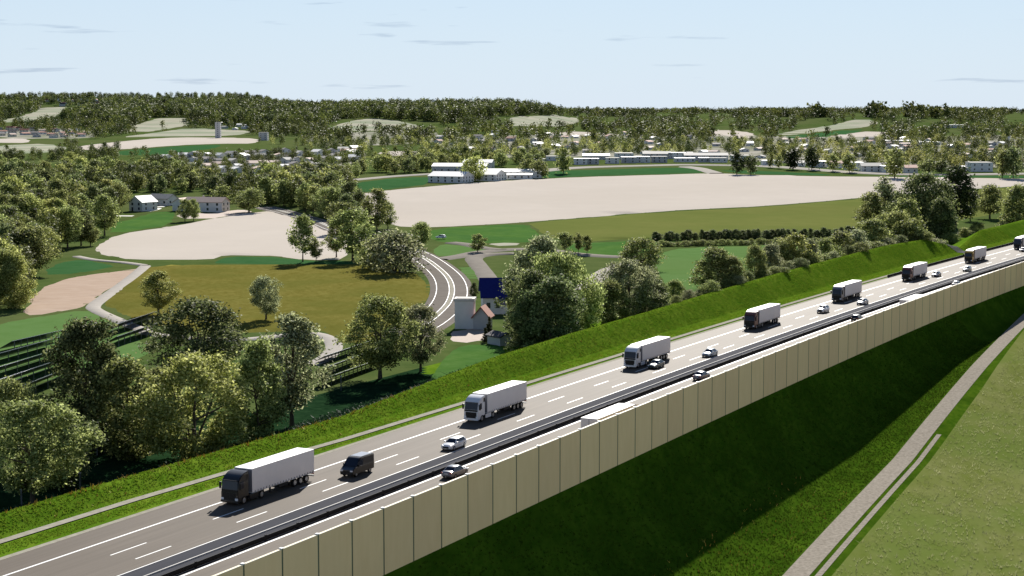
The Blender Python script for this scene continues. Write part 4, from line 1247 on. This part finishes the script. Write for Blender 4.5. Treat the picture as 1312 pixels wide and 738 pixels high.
def trunk_mesh(kind, C, seed, fine=True):
    r = random.Random(seed)
    m = MB()
    n = 8 if fine else 5
    if kind in ('shrub',):
        for i in range(5):
            c = C[r.randrange(len(C))]
            m.tube((r.uniform(-.5, .5), r.uniform(-.5, .5), -0.6), (c[0] * .8, c[1] * .8, c[2]), 0.22, 0.06, 5)
        return m
    top = 12.5 if kind != 'conifer' else 14.5
    rb = {'round': 0.36, 'oval': 0.30, 'slender': 0.2, 'broad': 0.42, 'bushy': 0.26, 'conifer': 0.22}[kind]
    pts = [(0, 0, -1.0)]
    segn = 5
    for i in range(1, segn + 1):
        pts.append((r.uniform(-.35, .35) * (i > 1), r.uniform(-.35, .35) * (i > 1), -1.0 + (top + 1.0) * i / segn))
    for i in range(segn):
        a, b = rb * (1 - i / (segn + 0.3)), rb * (1 - (i + 1) / (segn + 0.3))
        m.tube(pts[i], pts[i + 1], a * (1.25 if i == 0 else 1), b, n)
    if kind != 'conifer':
        for i in range(12 if fine else 4):
            c = C[r.randrange(len(C))]
            h = max(1.0, min(c[2] - 1.5, r.uniform(2.0, 9.0)))
            mid = (c[0] * .5, c[1] * .5, h + (c[2] - h) * .42)
            m.tube((0, 0, h), mid, rb * .42, rb * .27, 6 if fine else 4)
            m.tube(mid, tuple(c[:3]), rb * .27, rb * .08, 6 if fine else 4)
    return m
LODS = [(470, 15000, 0.44), (900, 6500, 0.66), (1900, 1500, 1.35)]
PROTO = {}
def proto(kind, lod, var):
    key = (kind, lod, var)
    if key not in PROTO:
        n, sz = LODS[lod][1:]
        if kind == 'shrub': n = int(n * 0.45); sz *= 1.7
        if kind == 'slender': n = int(n * 0.5)
        if kind in ('oval', 'conifer'): n = int(n * 0.72)
        if kind == 'broad': n = int(n * 1.45)
        V, Fq, C = crown_arrays(kind, hash((kind, var)) % 1000 if False else sum(map(ord, kind)) * 7 + var * 31, n, sz)
        cm = mesh_np('crown', V, Fq)
        cm.materials.append(LEAF['olive'])
        tb = trunk_mesh(kind, C, var + 5, lod < 2)
        bmesh.ops.recalc_face_normals(tb.bm, faces=tb.bm.faces)
        tm = bpy.data.meshes.new('trunk'); tb.bm.to_mesh(tm); tb.bm.free()
        tm.materials.append(M['bark'])
        PROTO[key] = (cm, tm, float(V[:, 2].max()), float(np.percentile(np.abs(V[:, :2]), 98)))
    return PROTO[key]
TREE_COUNT = 0
TREE_PIX = []
def tree(kind, leaf, x, y, h, w, label, group, name='tree', cat='tree', rzv=None, sink=0.1):
    global TREE_COUNT
    TREE_COUNT += 1
    lod = 0 if y < LODS[0][0] else (1 if y < LODS[1][0] else 2)
    cm, tm, top, rad = proto(kind, lod, TREE_COUNT % 3)
    root = empty(name, (x, y, gz(x, y) - sink), random.uniform(0, 2 * PI) if rzv is None else rzv)
    root.scale = (w / 2 / rad, w / 2 / rad, h / top)
    tag(root, label, cat, group)
    c = bpy.data.objects.new('crown' if kind != 'shrub' else 'foliage', cm); COL.objects.link(c); c.parent = root
    c.material_slots[0].link = 'OBJECT'; c.material_slots[0].material = LEAF[leaf]
    t = bpy.data.objects.new('trunk' if kind != 'shrub' else 'stem', tm); COL.objects.link(t); t.parent = root
    return root
def tree_px(kind, leaf, px, py, hpx, wpx, label, group=None, name='tree', cat='tree', x=None, y=None):
    if x is None: x, y = at(px, py)
    sc = scale_at(y)
    TREE_PIX.append((px, py, hpx, wpx))
    return tree(kind, leaf, x, y, hpx / sc, wpx / sc, label, group, name, cat)

G1 = 'trees behind the grassy bank'
for a in [
    ('round', 'olive', 42, 650, 146, 132, 'large round tree of the bank standing closest to the lower picture corner'),
    ('bushy', 'deep', 112, 578, 182, 104, 'tall dark green tree rising behind the large round corner tree'),
    ('round', 'olive', 22, 598, 122, 92, 'olive tree at the edge of the solar rows behind the corner tree'),
    ('bushy', 'olive', 165, 588, 138, 92, 'olive bushy tree between the tall dark tree and the yellow green tree'),
    ('broad', 'fresh', 250, 590, 146, 142, 'broad yellow green tree in the middle of the bank trees'),
    ('round', 'deep', 252, 505, 128, 142, 'wide dark green tree behind the broad yellow green tree'),
    ('bushy', 'olive', 330, 572, 146, 72, 'narrow olive tree between the yellow green tree and the one with a bare trunk'),
    ('oval', 'silver', 374, 548, 154, 92, 'tall grey green tree with long visible trunk beside the solar rows'),
    ('round', 'olive', 487, 485, 112, 96, 'full olive tree standing beside a darker one in front of the curved road'),
    ('round', 'silver', 539, 476, 90, 62, 'small pale leaved tree with forked trunk beside the yard'),
    ('bushy', 'olive', 205, 560, 96, 70, 'low leafy tree filling the gap behind the yellow green tree'),
    ('bushy', 'deep', 82, 622, 98, 80, 'low dark tree between the corner tree and the solar panels'),
]: tree_px(*a, G1)
G2 = 'trees around the house with the blue roof'
for a in [
    ('bushy', 'silver', 690, 425, 130, 76, 'tall pale green top of the big tree clump beside the blue roof'),
    ('broad', 'olive', 718, 446, 130, 92, 'full olive tree of the big clump on its sunny side'),
    ('bushy', 'deep', 680, 455, 116, 68, 'dark tree of the big clump just behind the grassy bank'),
    ('bushy', 'deep', 705, 462, 108, 84, 'shaded dark tree in front of the big clump'),
    ('broad', 'olive', 670, 430, 74, 44, 'low olive tree hiding the side of the blue roofed house'),
    ('broad', 'silver', 805, 416, 88, 80, 'pale round tree between the big clump and the shrub row'),
    ('bushy', 'olive', 785, 424, 68, 48, 'narrow olive tree leaning on the pale round tree'),
    ('bushy', 'deep', 832, 412, 58, 54, 'small dark tree next to the pale round tree'),
    ('broad', 'olive', 822, 346, 44, 56, 'wide bushy tree at the hedge end above the green field'),
    ('bushy', 'olive', 862, 396, 40, 32, 'small tree where the shrub row begins'),
    ('conifer', 'dark', 627, 428, 24, 12, 'small dark conifer beside the shed'),
    ('conifer', 'dark', 622, 438, 20, 12, 'lower dark conifer in the yard below the shed'),
    ('bushy', 'deep', 607, 380, 20, 12, 'dark bush beside the blue roofed house'),
]: tree_px(*a, G2)
G3 = 'trees on and around the crop field'
for a in [
    ('oval', 'fresh', 203, 404, 60, 50, 'lone round light green tree standing in the ripening crop field'),
    ('round', 'silver', 341, 410, 60, 46, 'lone pale leaved tree in the crop field behind the bank trees'),
    ('slender', 'olive', 388, 336, 64, 34, 'slim tall tree with see through crown on the far edge of the crop field'),
    ('slender', 'olive', 405, 336, 32, 18, 'small thin tree beside the slim tall tree'),
    ('oval', 'olive', 431, 330, 58, 28, 'narrow tree left of the road bushes by the pale field'),
    ('oval', 'olive', 452, 334, 70, 48, 'tall leafy tree beside the curved road bushes'),
    ('shrub', 'silver', 505, 349, 60, 78, 'big rounded silvery bush where the road bends behind the crop field'),
    ('shrub', 'olive', 480, 344, 46, 46, 'olive bush beside the big rounded silvery bush'),
    ('round', 'olive', 540, 318, 36, 30, 'small round tree above the road bend'),
    ('oval', 'olive', 483, 298, 60, 34, 'tall tree by the big pale field corner'),
    ('oval', 'olive', 497, 293, 36, 22, 'shorter tree next to the tall one by the pale field corner'),
    ('oval', 'olive', 437, 300, 44, 34, 'leafy tree on the road side behind the slim trees'),
    ('oval', 'deep', 450, 282, 52, 32, 'dark tree of the road row by the pale field'),
    ('oval', 'olive', 612, 324, 26, 20, 'single small tree standing beside the side road junction'),
    ('slender', 'olive', 724, 324, 28, 20, 'small tree by the side road loop, beside the big clump'),
    ('slender', 'olive', 741, 325, 28, 13, 'thin tree by the side road loop, middle one'),
    ('slender', 'olive', 752, 326, 26, 12, 'thin tree by the side road loop, the outer one'),
    ('oval', 'deep', 104, 315, 50, 32, 'very dark tree with thin trunks at the corner of the pale field'),
    ('oval', 'olive', 116, 315, 30, 22, 'small light tree in front of the very dark tree'),
    ('oval', 'olive', 134, 302, 56, 36, 'tall olive tree at the edge of the bright lawn'),
    ('round', 'olive', 237, 284, 31, 19, 'small round tree in front of the long farmhouse, western one'),
    ('round', 'olive', 248, 283, 30, 18, 'small round tree in front of the long farmhouse, eastern one'),
    ('round', 'olive', 319, 272, 32, 40, 'dome shaped tree at the pale field beside the long farmhouse'),
    ('round', 'fresh', 609, 232, 34, 30, 'pale yellow green tree between the white barns'),
    ('round', 'olive', 677, 227, 25, 26, 'broad tree at the end of the white barns'),
    ('round', 'olive', 693, 228, 27, 26, 'second broad tree past the end of the white barns'),
    ('oval', 'olive', 722, 223, 38, 20, 'tall tree on the dark green strip before the row houses'),
    ('oval', 'dark', 944, 224, 34, 20, 'dark tree of the pair standing at the edge of the large pale field'),
    ('oval', 'deep', 962, 224, 28, 19, 'lighter tree of the pair standing at the edge of the large pale field'),
]: tree_px(*a, G3)
G4 = 'tall trees along the pale road'
for i, a in enumerate([(987, 215, 21, 10), (998, 216, 20, 11), (1016, 217.5, 30, 24), (1040, 218, 31, 20), (1067, 220, 26, 16), (1088, 221.5, 28, 18), (1146, 228.5, 42, 27), (1190, 223, 22, 24), (1206, 223, 20, 20), (1232, 212, 18, 16), (1284, 228.5, 42, 22), (1298, 229, 46, 24)]):
    tree_px('oval', ['olive', 'olive', 'dark', 'dark', 'olive', 'olive', 'olive', 'olive', 'deep', 'dark', 'olive', 'deep'][i], *a, 'roadside tree before the eastern houses, %s along the pale road' % ORD[i], G4)
G5 = 'tall trees at the end of the olive field'
for a in [
    ('oval', 'olive', 1116, 297, 54, 38, 'olive tree where the long dark hedge meets the tall trees'),
    ('slender', 'silver', 1130, 288, 64, 36, 'sparse pale tree with visible branches at the tall group'),
    ('broad', 'deep', 1182, 302, 84, 74, 'huge dark tree in the middle of the tall group'),
    ('oval', 'dark', 1224, 292, 84, 52, 'tallest dark tree of the group above the motorway bank'),
    ('bushy', 'olive', 1160, 310, 58, 40, 'olive tree in front of the huge dark tree'),
    ('bushy', 'deep', 1205, 308, 60, 40, 'dark leafy tree between the two tallest ones'),
    ('oval', 'olive', 1268, 280, 46, 34, 'small round crowned tree standing apart on the green mound'),
    ('oval', 'olive', 1243, 283, 42, 22, 'narrow tree beside the round crowned tree on the mound'),
    ('bushy', 'olive', 1303, 294, 62, 40, 'leafy tree cut by the picture edge above the mound'),
]: tree_px(*a, G5)
# shrubs and small trees along the crest of the bank
G6 = 'shrubs and small trees along the bank crest'
def crest_xy(s, back):
    zc = float(np.interp(s, CREST_S, CREST_Z))
    o = -133 - float(bank_run(s)) * (zc - 0.29) - back
    x, y = to_xy(s, o)
    return float(x), float(y)
def find_crest(px, back):
    best = min(np.arange(230, 640, 1.0), key=lambda q: abs(W0 / 2 + F * crest_xy(q, back)[0] / (crest_xy(q, back)[1] * CP) - px))
    return crest_xy(float(best), back)
for i, (px, h, w, k, lf, back) in enumerate([(922, 52, 56, 'bushy', 'olive', 9), (940, 36, 34, 'bushy', 'olive', 6), (970, 42, 30, 'bushy', 'olive', 8), (990, 40, 34, 'bushy', 'silver', 9), (1005, 42, 36, 'bushy', 'olive', 11), (1021, 44, 36, 'oval', 'fresh', 9), (1040, 34, 30, 'bushy', 'silver', 8), (1060, 30, 28, 'bushy', 'olive', 8), (1082, 36, 36, 'bushy', 'olive', 10), (1100, 32, 34, 'bushy', 'silver', 9), (1122, 42, 44, 'bushy', 'olive', 12), (1150, 52, 60, 'broad', 'olive', 14), (1168, 34, 40, 'broad', 'olive', 9)]):
    x, y = find_crest(px, back)
    sc = scale_at(y)
    tree(k, lf, x, y, h * 1.35 / sc, w * 1.15 / sc, 'small leafy tree in the shrub row on the bank crest, %s along the motorway' % ORD[i], G6)
for i, px in enumerate([868, 884, 902, 914, 936, 950, 960, 981, 998, 1014, 1030, 1046, 1057, 1071, 1090, 1106, 1128, 1140, 1158, 1178, 1190, 1200]):
    x, y = find_crest(px, 2.2 + (i * 37 % 5) * 0.7)
    sc = scale_at(y)
    tree('shrub', ['olive', 'silver', 'deep', 'olive'][i % 4], x, y, (13 + i * 53 % 8) / sc, (18 + i * 29 % 13) / sc, 'low rounded shrub at the foot of the bank trees, %s along the motorway' % ORD[i], 'low shrubs on the bank crest', 'shrub', 'shrub')
for i, (px, py, h, w) in enumerate([(1218, 312, 15, 20), (1250, 300, 17, 18), (1236, 303, 13, 18), (1284, 296, 14, 20), (1205, 318, 13, 16)]):
    tree_px('shrub', 'olive', px, py, h, w, 'bush on the green mound beyond the side road, %s from the west' % ORD[i], 'bushes on the mound', 'shrub', 'shrub')
for nm, row, y0, n, hh, gq in [('upper darker', [(838, 308.5), (1115, 302.5)], 0, 38, 12.5, 'bushes of the upper dark hedge'), ('lower', [(846, 316), (1105, 310)], 0, 34, 8, 'bushes of the lower hedge')]:
    for i in range(n):
        t = i / (n - 1)
        px = row[0][0] + (row[1][0] - row[0][0]) * t + random.uniform(-2, 2)
        py = row[0][1] + (row[1][1] - row[0][1]) * t + random.uniform(-0.4, 0.4)
        where = ['beside the wide bushy tree', 'in the first half', 'in the second half', 'beside the tall tree group'][min(3, int(t * 4))]
        tree_px('shrub' if nm == 'lower' else 'bushy', 'deep' if nm != 'lower' else 'olive', px, py, hh * random.uniform(0.8, 1.2), random.uniform(9, 14), 'rounded bush of the %s hedge by the olive field, %s' % (nm, where), gq, 'hedge_bush', 'hedge')
# woods in the middle distance: every tree its own object
def free_spot(px, py, pad=2.0):
    for f in FIELDS:
        if inside_poly([px], [py], f)[0]: return False
    for pix, w in ROADS:
        for (a, b), (c, d) in zip(pix[:-1], pix[1:]):
            L2 = (c - a) ** 2 + (d - b) ** 2
            t = max(0, min(1, ((px - a) * (c - a) + (py - b) * (d - b)) / max(L2, 1e-6)))
            if math.hypot(px - a - t * (c - a), (py - b - t * (d - b)) * 2) < pad + 3: return False
    for a, b, w, h in CLEAR:
        if abs(px - a) < w * 0.7 and -1.5 < py - b < h * 0.55: return False
    return True
def wood(n, poly, hm, phrase, group, seed, kinds=('round', 'oval', 'round', 'bushy'), leaves=('olive', 'olive', 'deep', 'olive', 'fresh')):
    r = random.Random(seed)
    xs = [p[0] for p in poly]; ys = [p[1] for p in poly]
    pts, tries = [], 0
    while len(pts) < n and tries < 6000:
        tries += 1
        px, py = r.uniform(min(xs), max(xs)), r.uniform(min(ys), max(ys))
        if not inside_poly([px], [py], poly)[0] or not free_spot(px, py): continue
        if any(abs(px - a) < 5.5 and abs(py - b) < 2.2 for a, b in pts): continue
        pts.append((px, py))
    pts.sort(key=lambda q: -q[1])
    rows_ = [pts[i::1] for i in (0,)][0]
    k = max(1, math.ceil(len(pts) / 12))
    names = ['front row', 'second row', 'third row', 'fourth row', 'fifth row', 'back row']
    for ri in range(k):
        row = sorted(rows_[ri * 12:(ri + 1) * 12])
        for i, (px, py) in enumerate(row):
            x, y = at(px, py)
            h = r.uniform(*hm) * 1.18
            lf, kd = r.choice(leaves), r.choice(kinds)
            asp = {'round': 0.86, 'oval': 0.6, 'bushy': 0.72, 'broad': 1.0, 'slender': 0.45}[kd] * r.uniform(0.85, 1.15)
            col = {'olive': 'olive', 'deep': 'dark green', 'fresh': 'yellow green', 'silver': 'grey green', 'dark': 'blackish'}[lf]
            tree(kd, lf, x, y, h, h * asp, '%s tree, %s from west, %s of the %s' % (col, ORD[i], names[min(ri, 5)], phrase), group)
wood(34, [(-18, 272), (60, 268), (92, 292), (92, 318), (70, 332), (48, 345), (30, 395), (-18, 405)], (10, 15.5), 'wood beside the tilled field', 'trees of the wood beside the tilled field', 21)
wood(36, [(-18, 242), (62, 244), (125, 246), (158, 262), (142, 285), (98, 292), (60, 268), (-18, 270)], (11, 16), 'wood around the red roofed cottage', 'trees of the wood around the cottage', 22)
wood(40, [(20, 226), (60, 222), (220, 226), (335, 240), (345, 264), (300, 262), (212, 250), (160, 252), (70, 240)], (8.5, 12.5), 'wood behind the white farmhouses', 'trees of the wood behind the farmhouses', 23)
wood(36, [(330, 238), (430, 234), (450, 245), (458, 276), (446, 290), (412, 281), (380, 270), (340, 264)], (11, 15.5), 'wood along the dark road', 'trees of the wood along the dark road', 24)
wood(22, [(436, 222), (500, 216), (560, 213), (600, 212), (560, 221), (500, 225), (445, 230)], (8, 12.5), 'tree belt behind the white barns', 'trees of the belt behind the white barns', 25)
wood(26, [(-15, 204), (100, 206), (200, 214), (330, 222), (300, 230), (140, 224), (70, 222), (-15, 222)], (6.5, 9.5), 'trees below the far village', 'trees below the far village', 26)
wood(16, [(600, 206), (700, 201), (720, 205), (690, 216), (620, 218)], (8, 12), 'grove by the row houses', 'trees of the grove by the row houses', 27)

# the far woods and the tree covered town: nobody could count these
def far_forest(name, count, poly, hrange, seed, leafset, clear=True, n_leaf=110, size=2.7, patch=None):
    r = np.random.default_rng(seed)
    xs = [p[0] for p in poly]; ys = [p[1] for p in poly]
    px = r.uniform(min(xs), max(xs), count * 4); py = r.uniform(min(ys), max(ys), count * 4)
    ok = inside_poly(px, py, poly)
    if clear:
        soft = r.random(len(px)) < 0.8
        soft2 = r.random(len(px)) < 0.5
        for f in FIELDS:
            ok &= ~inside_poly(px, py, f)
            for up in (2.5, 5.0, 7.5): ok &= ~(inside_poly(px, py - up, f) & soft)
        for a, b, w, h in CLEAR: ok &= ~((np.abs(px - a) < w * 0.9) & (py - b > -1.0) & (py - b < np.where(soft2, 8.0, h * 0.4)))
    if patch:
        q = np.sin(px * patch + seed) * np.sin(py * patch * 3.1 + seed * 2) + 0.55 * np.sin(px * patch * 2.7 + py * patch * 4) 
        ok &= (q > -0.35)
    px, py = px[ok][:count], py[ok][:count]
    X, Y = at_many(px, py)
    Z = ground_z(X, Y)
    protos = {}
    for k in ('round', 'oval', 'bushy'):
        for v in range(2): protos[(k, v)] = crown_arrays(k, 300 + v + len(k), n_leaf, size, 0.8)[0]
    keys = list(protos)
    for li, lf in enumerate(leafset):
        VV = []
        for i in range(li, len(px), len(leafset)):
            V = protos[keys[r.integers(len(keys))]]
            h = r.uniform(*hrange)
            a = r.random() * 2 * PI
            ca, sa = math.cos(a) * h / 15 * r.uniform(0.85, 1.2), math.sin(a) * h / 15
            Q = np.empty_like(V)
            Q[:, 0] = V[:, 0] * ca - V[:, 1] * sa + X[i]
            Q[:, 1] = V[:, 0] * sa + V[:, 1] * ca + Y[i]
            Q[:, 2] = V[:, 2] * h / 15 + Z[i] - 0.6
            VV.append(Q)
        if not VV: continue
        VV = np.concatenate(VV)
        tag(link(name, mesh_np(name, VV, np.arange(len(VV)).reshape(-1, 4)), LEAF[lf]), kind='stuff')
LS = ['far_olive', 'far_deep', 'far_olive', 'far_deep']
far_forest('far_forest', 4400, [(-20, 122), (200, 122), (430, 124), (600, 127), (690, 130), (752, 141), (742, 150), (640, 149), (600, 158), (540, 155), (440, 152), (405, 166), (330, 166), (250, 158), (200, 150), (160, 165), (80, 158), (130, 140), (60, 134), (30, 150), (-20, 156)], (17, 25), 41, LS, n_leaf=200, size=2.5)
far_forest('far_trees', 360, [(-20, 158), (120, 152), (260, 160), (420, 166), (420, 176), (250, 173), (150, 174), (120, 180), (-20, 168)], (12, 18), 42, LS)
far_forest('far_trees', 430, [(330, 168), (560, 158), (760, 150), (900, 158), (900, 182), (700, 186), (450, 184), (340, 180)], (12, 19), 43, LS, patch=0.05)
far_forest('town_trees', 500, [(330, 184), (500, 184), (760, 182), (960, 184), (960, 199), (760, 200), (700, 200), (600, 208), (450, 214), (450, 196)], (7, 12.5), 44, ['far_olive', 'far_deep', 'far_olive', 'fresh'], n_leaf=300, size=1.6)
far_forest('town_trees', 500, [(960, 182), (1330, 178), (1330, 217), (1250, 217), (1180, 218), (1100, 214), (980, 207)], (7, 12.5), 45, ['far_olive', 'far_deep', 'far_olive', 'fresh'], n_leaf=300, size=1.6)
far_forest('far_trees', 620, [(760, 146), (900, 150), (1060, 148), (1150, 150), (1330, 158), (1330, 182), (900, 184), (780, 172)], (11, 19), 46, LS, patch=0.045)
far_forest('far_trees', 900, [(740, 143.5), (860, 143), (1000, 141.5), (1120, 142), (1330, 146), (1330, 156), (1150, 150), (900, 151), (760, 150)], (14, 24), 47, ['far_deep', 'far_olive'], n_leaf=60, size=5.5, patch=0.03)
far_forest('village_trees', 230, [(190, 204), (330, 200), (455, 196), (455, 214), (340, 224), (230, 224), (190, 215)], (6, 9.5), 48, ['far_olive', 'far_deep', 'far_olive'], n_leaf=320, size=1.5)
far_forest('village_trees', 130, [(-15, 190), (100, 186), (200, 196), (200, 207), (-15, 206)], (7, 11), 49, ['far_olive', 'far_deep', 'far_olive'], n_leaf=320, size=1.5)
far_forest('wood_trees', 70, [(-18, 272), (60, 268), (92, 292), (92, 316), (60, 330), (45, 345), (25, 390), (-18, 400)], (10, 15), 51, ['far_olive', 'far_deep', 'far_olive'], True, 1200, 0.95)
far_forest('wood_trees', 110, [(-18, 242), (62, 244), (125, 246), (158, 260), (140, 283), (98, 290), (60, 268), (-18, 270)], (10, 15), 52, ['far_olive', 'far_deep', 'far_olive'], True, 900, 1.1)
far_forest('wood_trees', 150, [(20, 226), (60, 222), (220, 224), (335, 238), (345, 260), (300, 260), (220, 246), (160, 250), (70, 240)], (8, 12), 53, ['far_olive', 'far_deep', 'far_olive'], True, 700, 1.25)
far_forest('wood_trees', 110, [(330, 236), (430, 230), (450, 245), (456, 272), (446, 284), (412, 278), (380, 267), (340, 262)], (10, 14), 54, ['far_olive', 'far_deep', 'far_olive'], True, 800, 1.2)
far_forest('ridge_trees', 1100, [(745, 140.5), (900, 140), (1060, 136.5), (1150, 138), (1345, 140), (1345, 147), (1150, 146), (900, 146), (745, 145)], (14, 22), 55, ['far_deep', 'far_olive'], False, 50, 6.0)
far_forest('ridge_trees', 500, [(-20, 120.5), (340, 122.2), (340, 124), (-20, 123)], (16, 26), 50, ['far_deep', 'far_olive'], False, 50, 6.0)

# undergrowth behind the bank, flowers and grass
def scatter_so(name, count, srange, ofun, h, wd, material, seed, blades=3, lean=0.5):
    r = np.random.default_rng(seed)
    s = r.uniform(*srange, count)
    o = ofun(r, s)
    gut_o = np.interp(s, [60, 160, 180, 205, 240, 300, 370, 760], [-131.9, -131.8, -131.2, -129.9, -129.3, -128.9, -128.9, -128.9])
    keep = np.abs(o - gut_o) > 0.95
    s, o = s[keep], o[keep]; count = len(s)
    X, Y = to_xy(s, o)
    Z = ground_z(X, Y)
    n = count * blades
    X, Y, Z = (np.repeat(t, blades) for t in (X, Y, Z))
    X = X + r.normal(0, wd, n); Y = Y + r.normal(0, wd, n)
    a = r.uniform(0, 2 * PI, n); hh = h * r.uniform(0.5, 1.3, n); ww = wd * r.uniform(0.5, 1.2, n)
    dx, dy = np.cos(a) * ww, np.sin(a) * ww
    lx, ly = r.normal(0, lean, n) * hh, r.normal(0, lean, n) * hh
    V = np.stack([np.stack([X - dx, Y - dy, Z - 0.03], -1), np.stack([X + dx, Y + dy, Z - 0.03], -1), np.stack([X + dx * .2 + lx, Y + dy * .2 + ly, Z + hh], -1), np.stack([X - dx * .2 + lx, Y - dy * .2 + ly, Z + hh], -1)], 1).reshape(-1, 3)
    return tag(link(name, mesh_np(name, V, np.arange(len(V)).reshape(-1, 4)), material), kind='stuff')
M['blade'] = mat('grass_blades', (0.10, 0.185, 0.010), 0.8, (0.18, 0.25, 0.025), 0.4, 4, trans=0.35, spec=0.0)
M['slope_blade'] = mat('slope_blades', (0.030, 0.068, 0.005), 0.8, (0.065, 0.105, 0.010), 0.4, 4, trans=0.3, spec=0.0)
M['dry_blade'] = mat('meadow_blades', (0.16, 0.185, 0.055), 0.8, (0.36, 0.36, 0.19), 0.12, 5, trans=0.45, spec=0.0)
M['flower'] = mat('orange_flowers', (0.45, 0.17, 0.03), 0.7, (0.55, 0.42, 0.06), 0.9, 2)
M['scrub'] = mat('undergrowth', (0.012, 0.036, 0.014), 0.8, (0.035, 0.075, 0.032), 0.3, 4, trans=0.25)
def crest_o(s): return -133 - bank_run(s) * (np.interp(s, CREST_S, CREST_Z) - 0.29)
scatter_so('bank_grass', 60000, (120, 640), lambda r, s: r.uniform(crest_o(s) - 1.5, -128.4), 0.13, 0.07, M['blade'], 61)
scatter_so('bank_flowers', 260, (120, 240), lambda r, s: crest_o(s) - 0.4 + r.normal(0, 0.45, len(s)), 0.42, 0.07, M['flower'], 62, 2)
scatter_so('bank_flowers', 220, (120, 330), lambda r, s: r.uniform(crest_o(s), -128.5), 0.36, 0.06, M['flower'], 63, 2)
scatter_so('slope_flowers', 420, (120, 260), lambda r, s: WALL_O + np.interp(s, PATH_S, PATH_D) * r.uniform(0.45, 0.98, len(s)), 0.36, 0.06, M['flower'], 64, 2)
scatter_so('slope_grass', 30000, (120, 400), lambda r, s: WALL_O + np.interp(s, PATH_S, PATH_D) * r.uniform(0.02, 0.985, len(s)), 0.16, 0.08, M['slope_blade'], 65)
scatter_so('meadow_grass', 15000, (110, 420), lambda r, s: WALL_O + np.interp(s, PATH_S, PATH_D) + 6.4 + 46 * r.random(len(s)) , 0.42, 0.07, M['dry_blade'], 66, 3, 0.8)
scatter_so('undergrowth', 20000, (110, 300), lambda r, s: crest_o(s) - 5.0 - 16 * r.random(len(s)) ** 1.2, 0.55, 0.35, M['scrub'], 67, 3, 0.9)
bpy.context.view_layer.update()
print('TREES', TREE_COUNT)
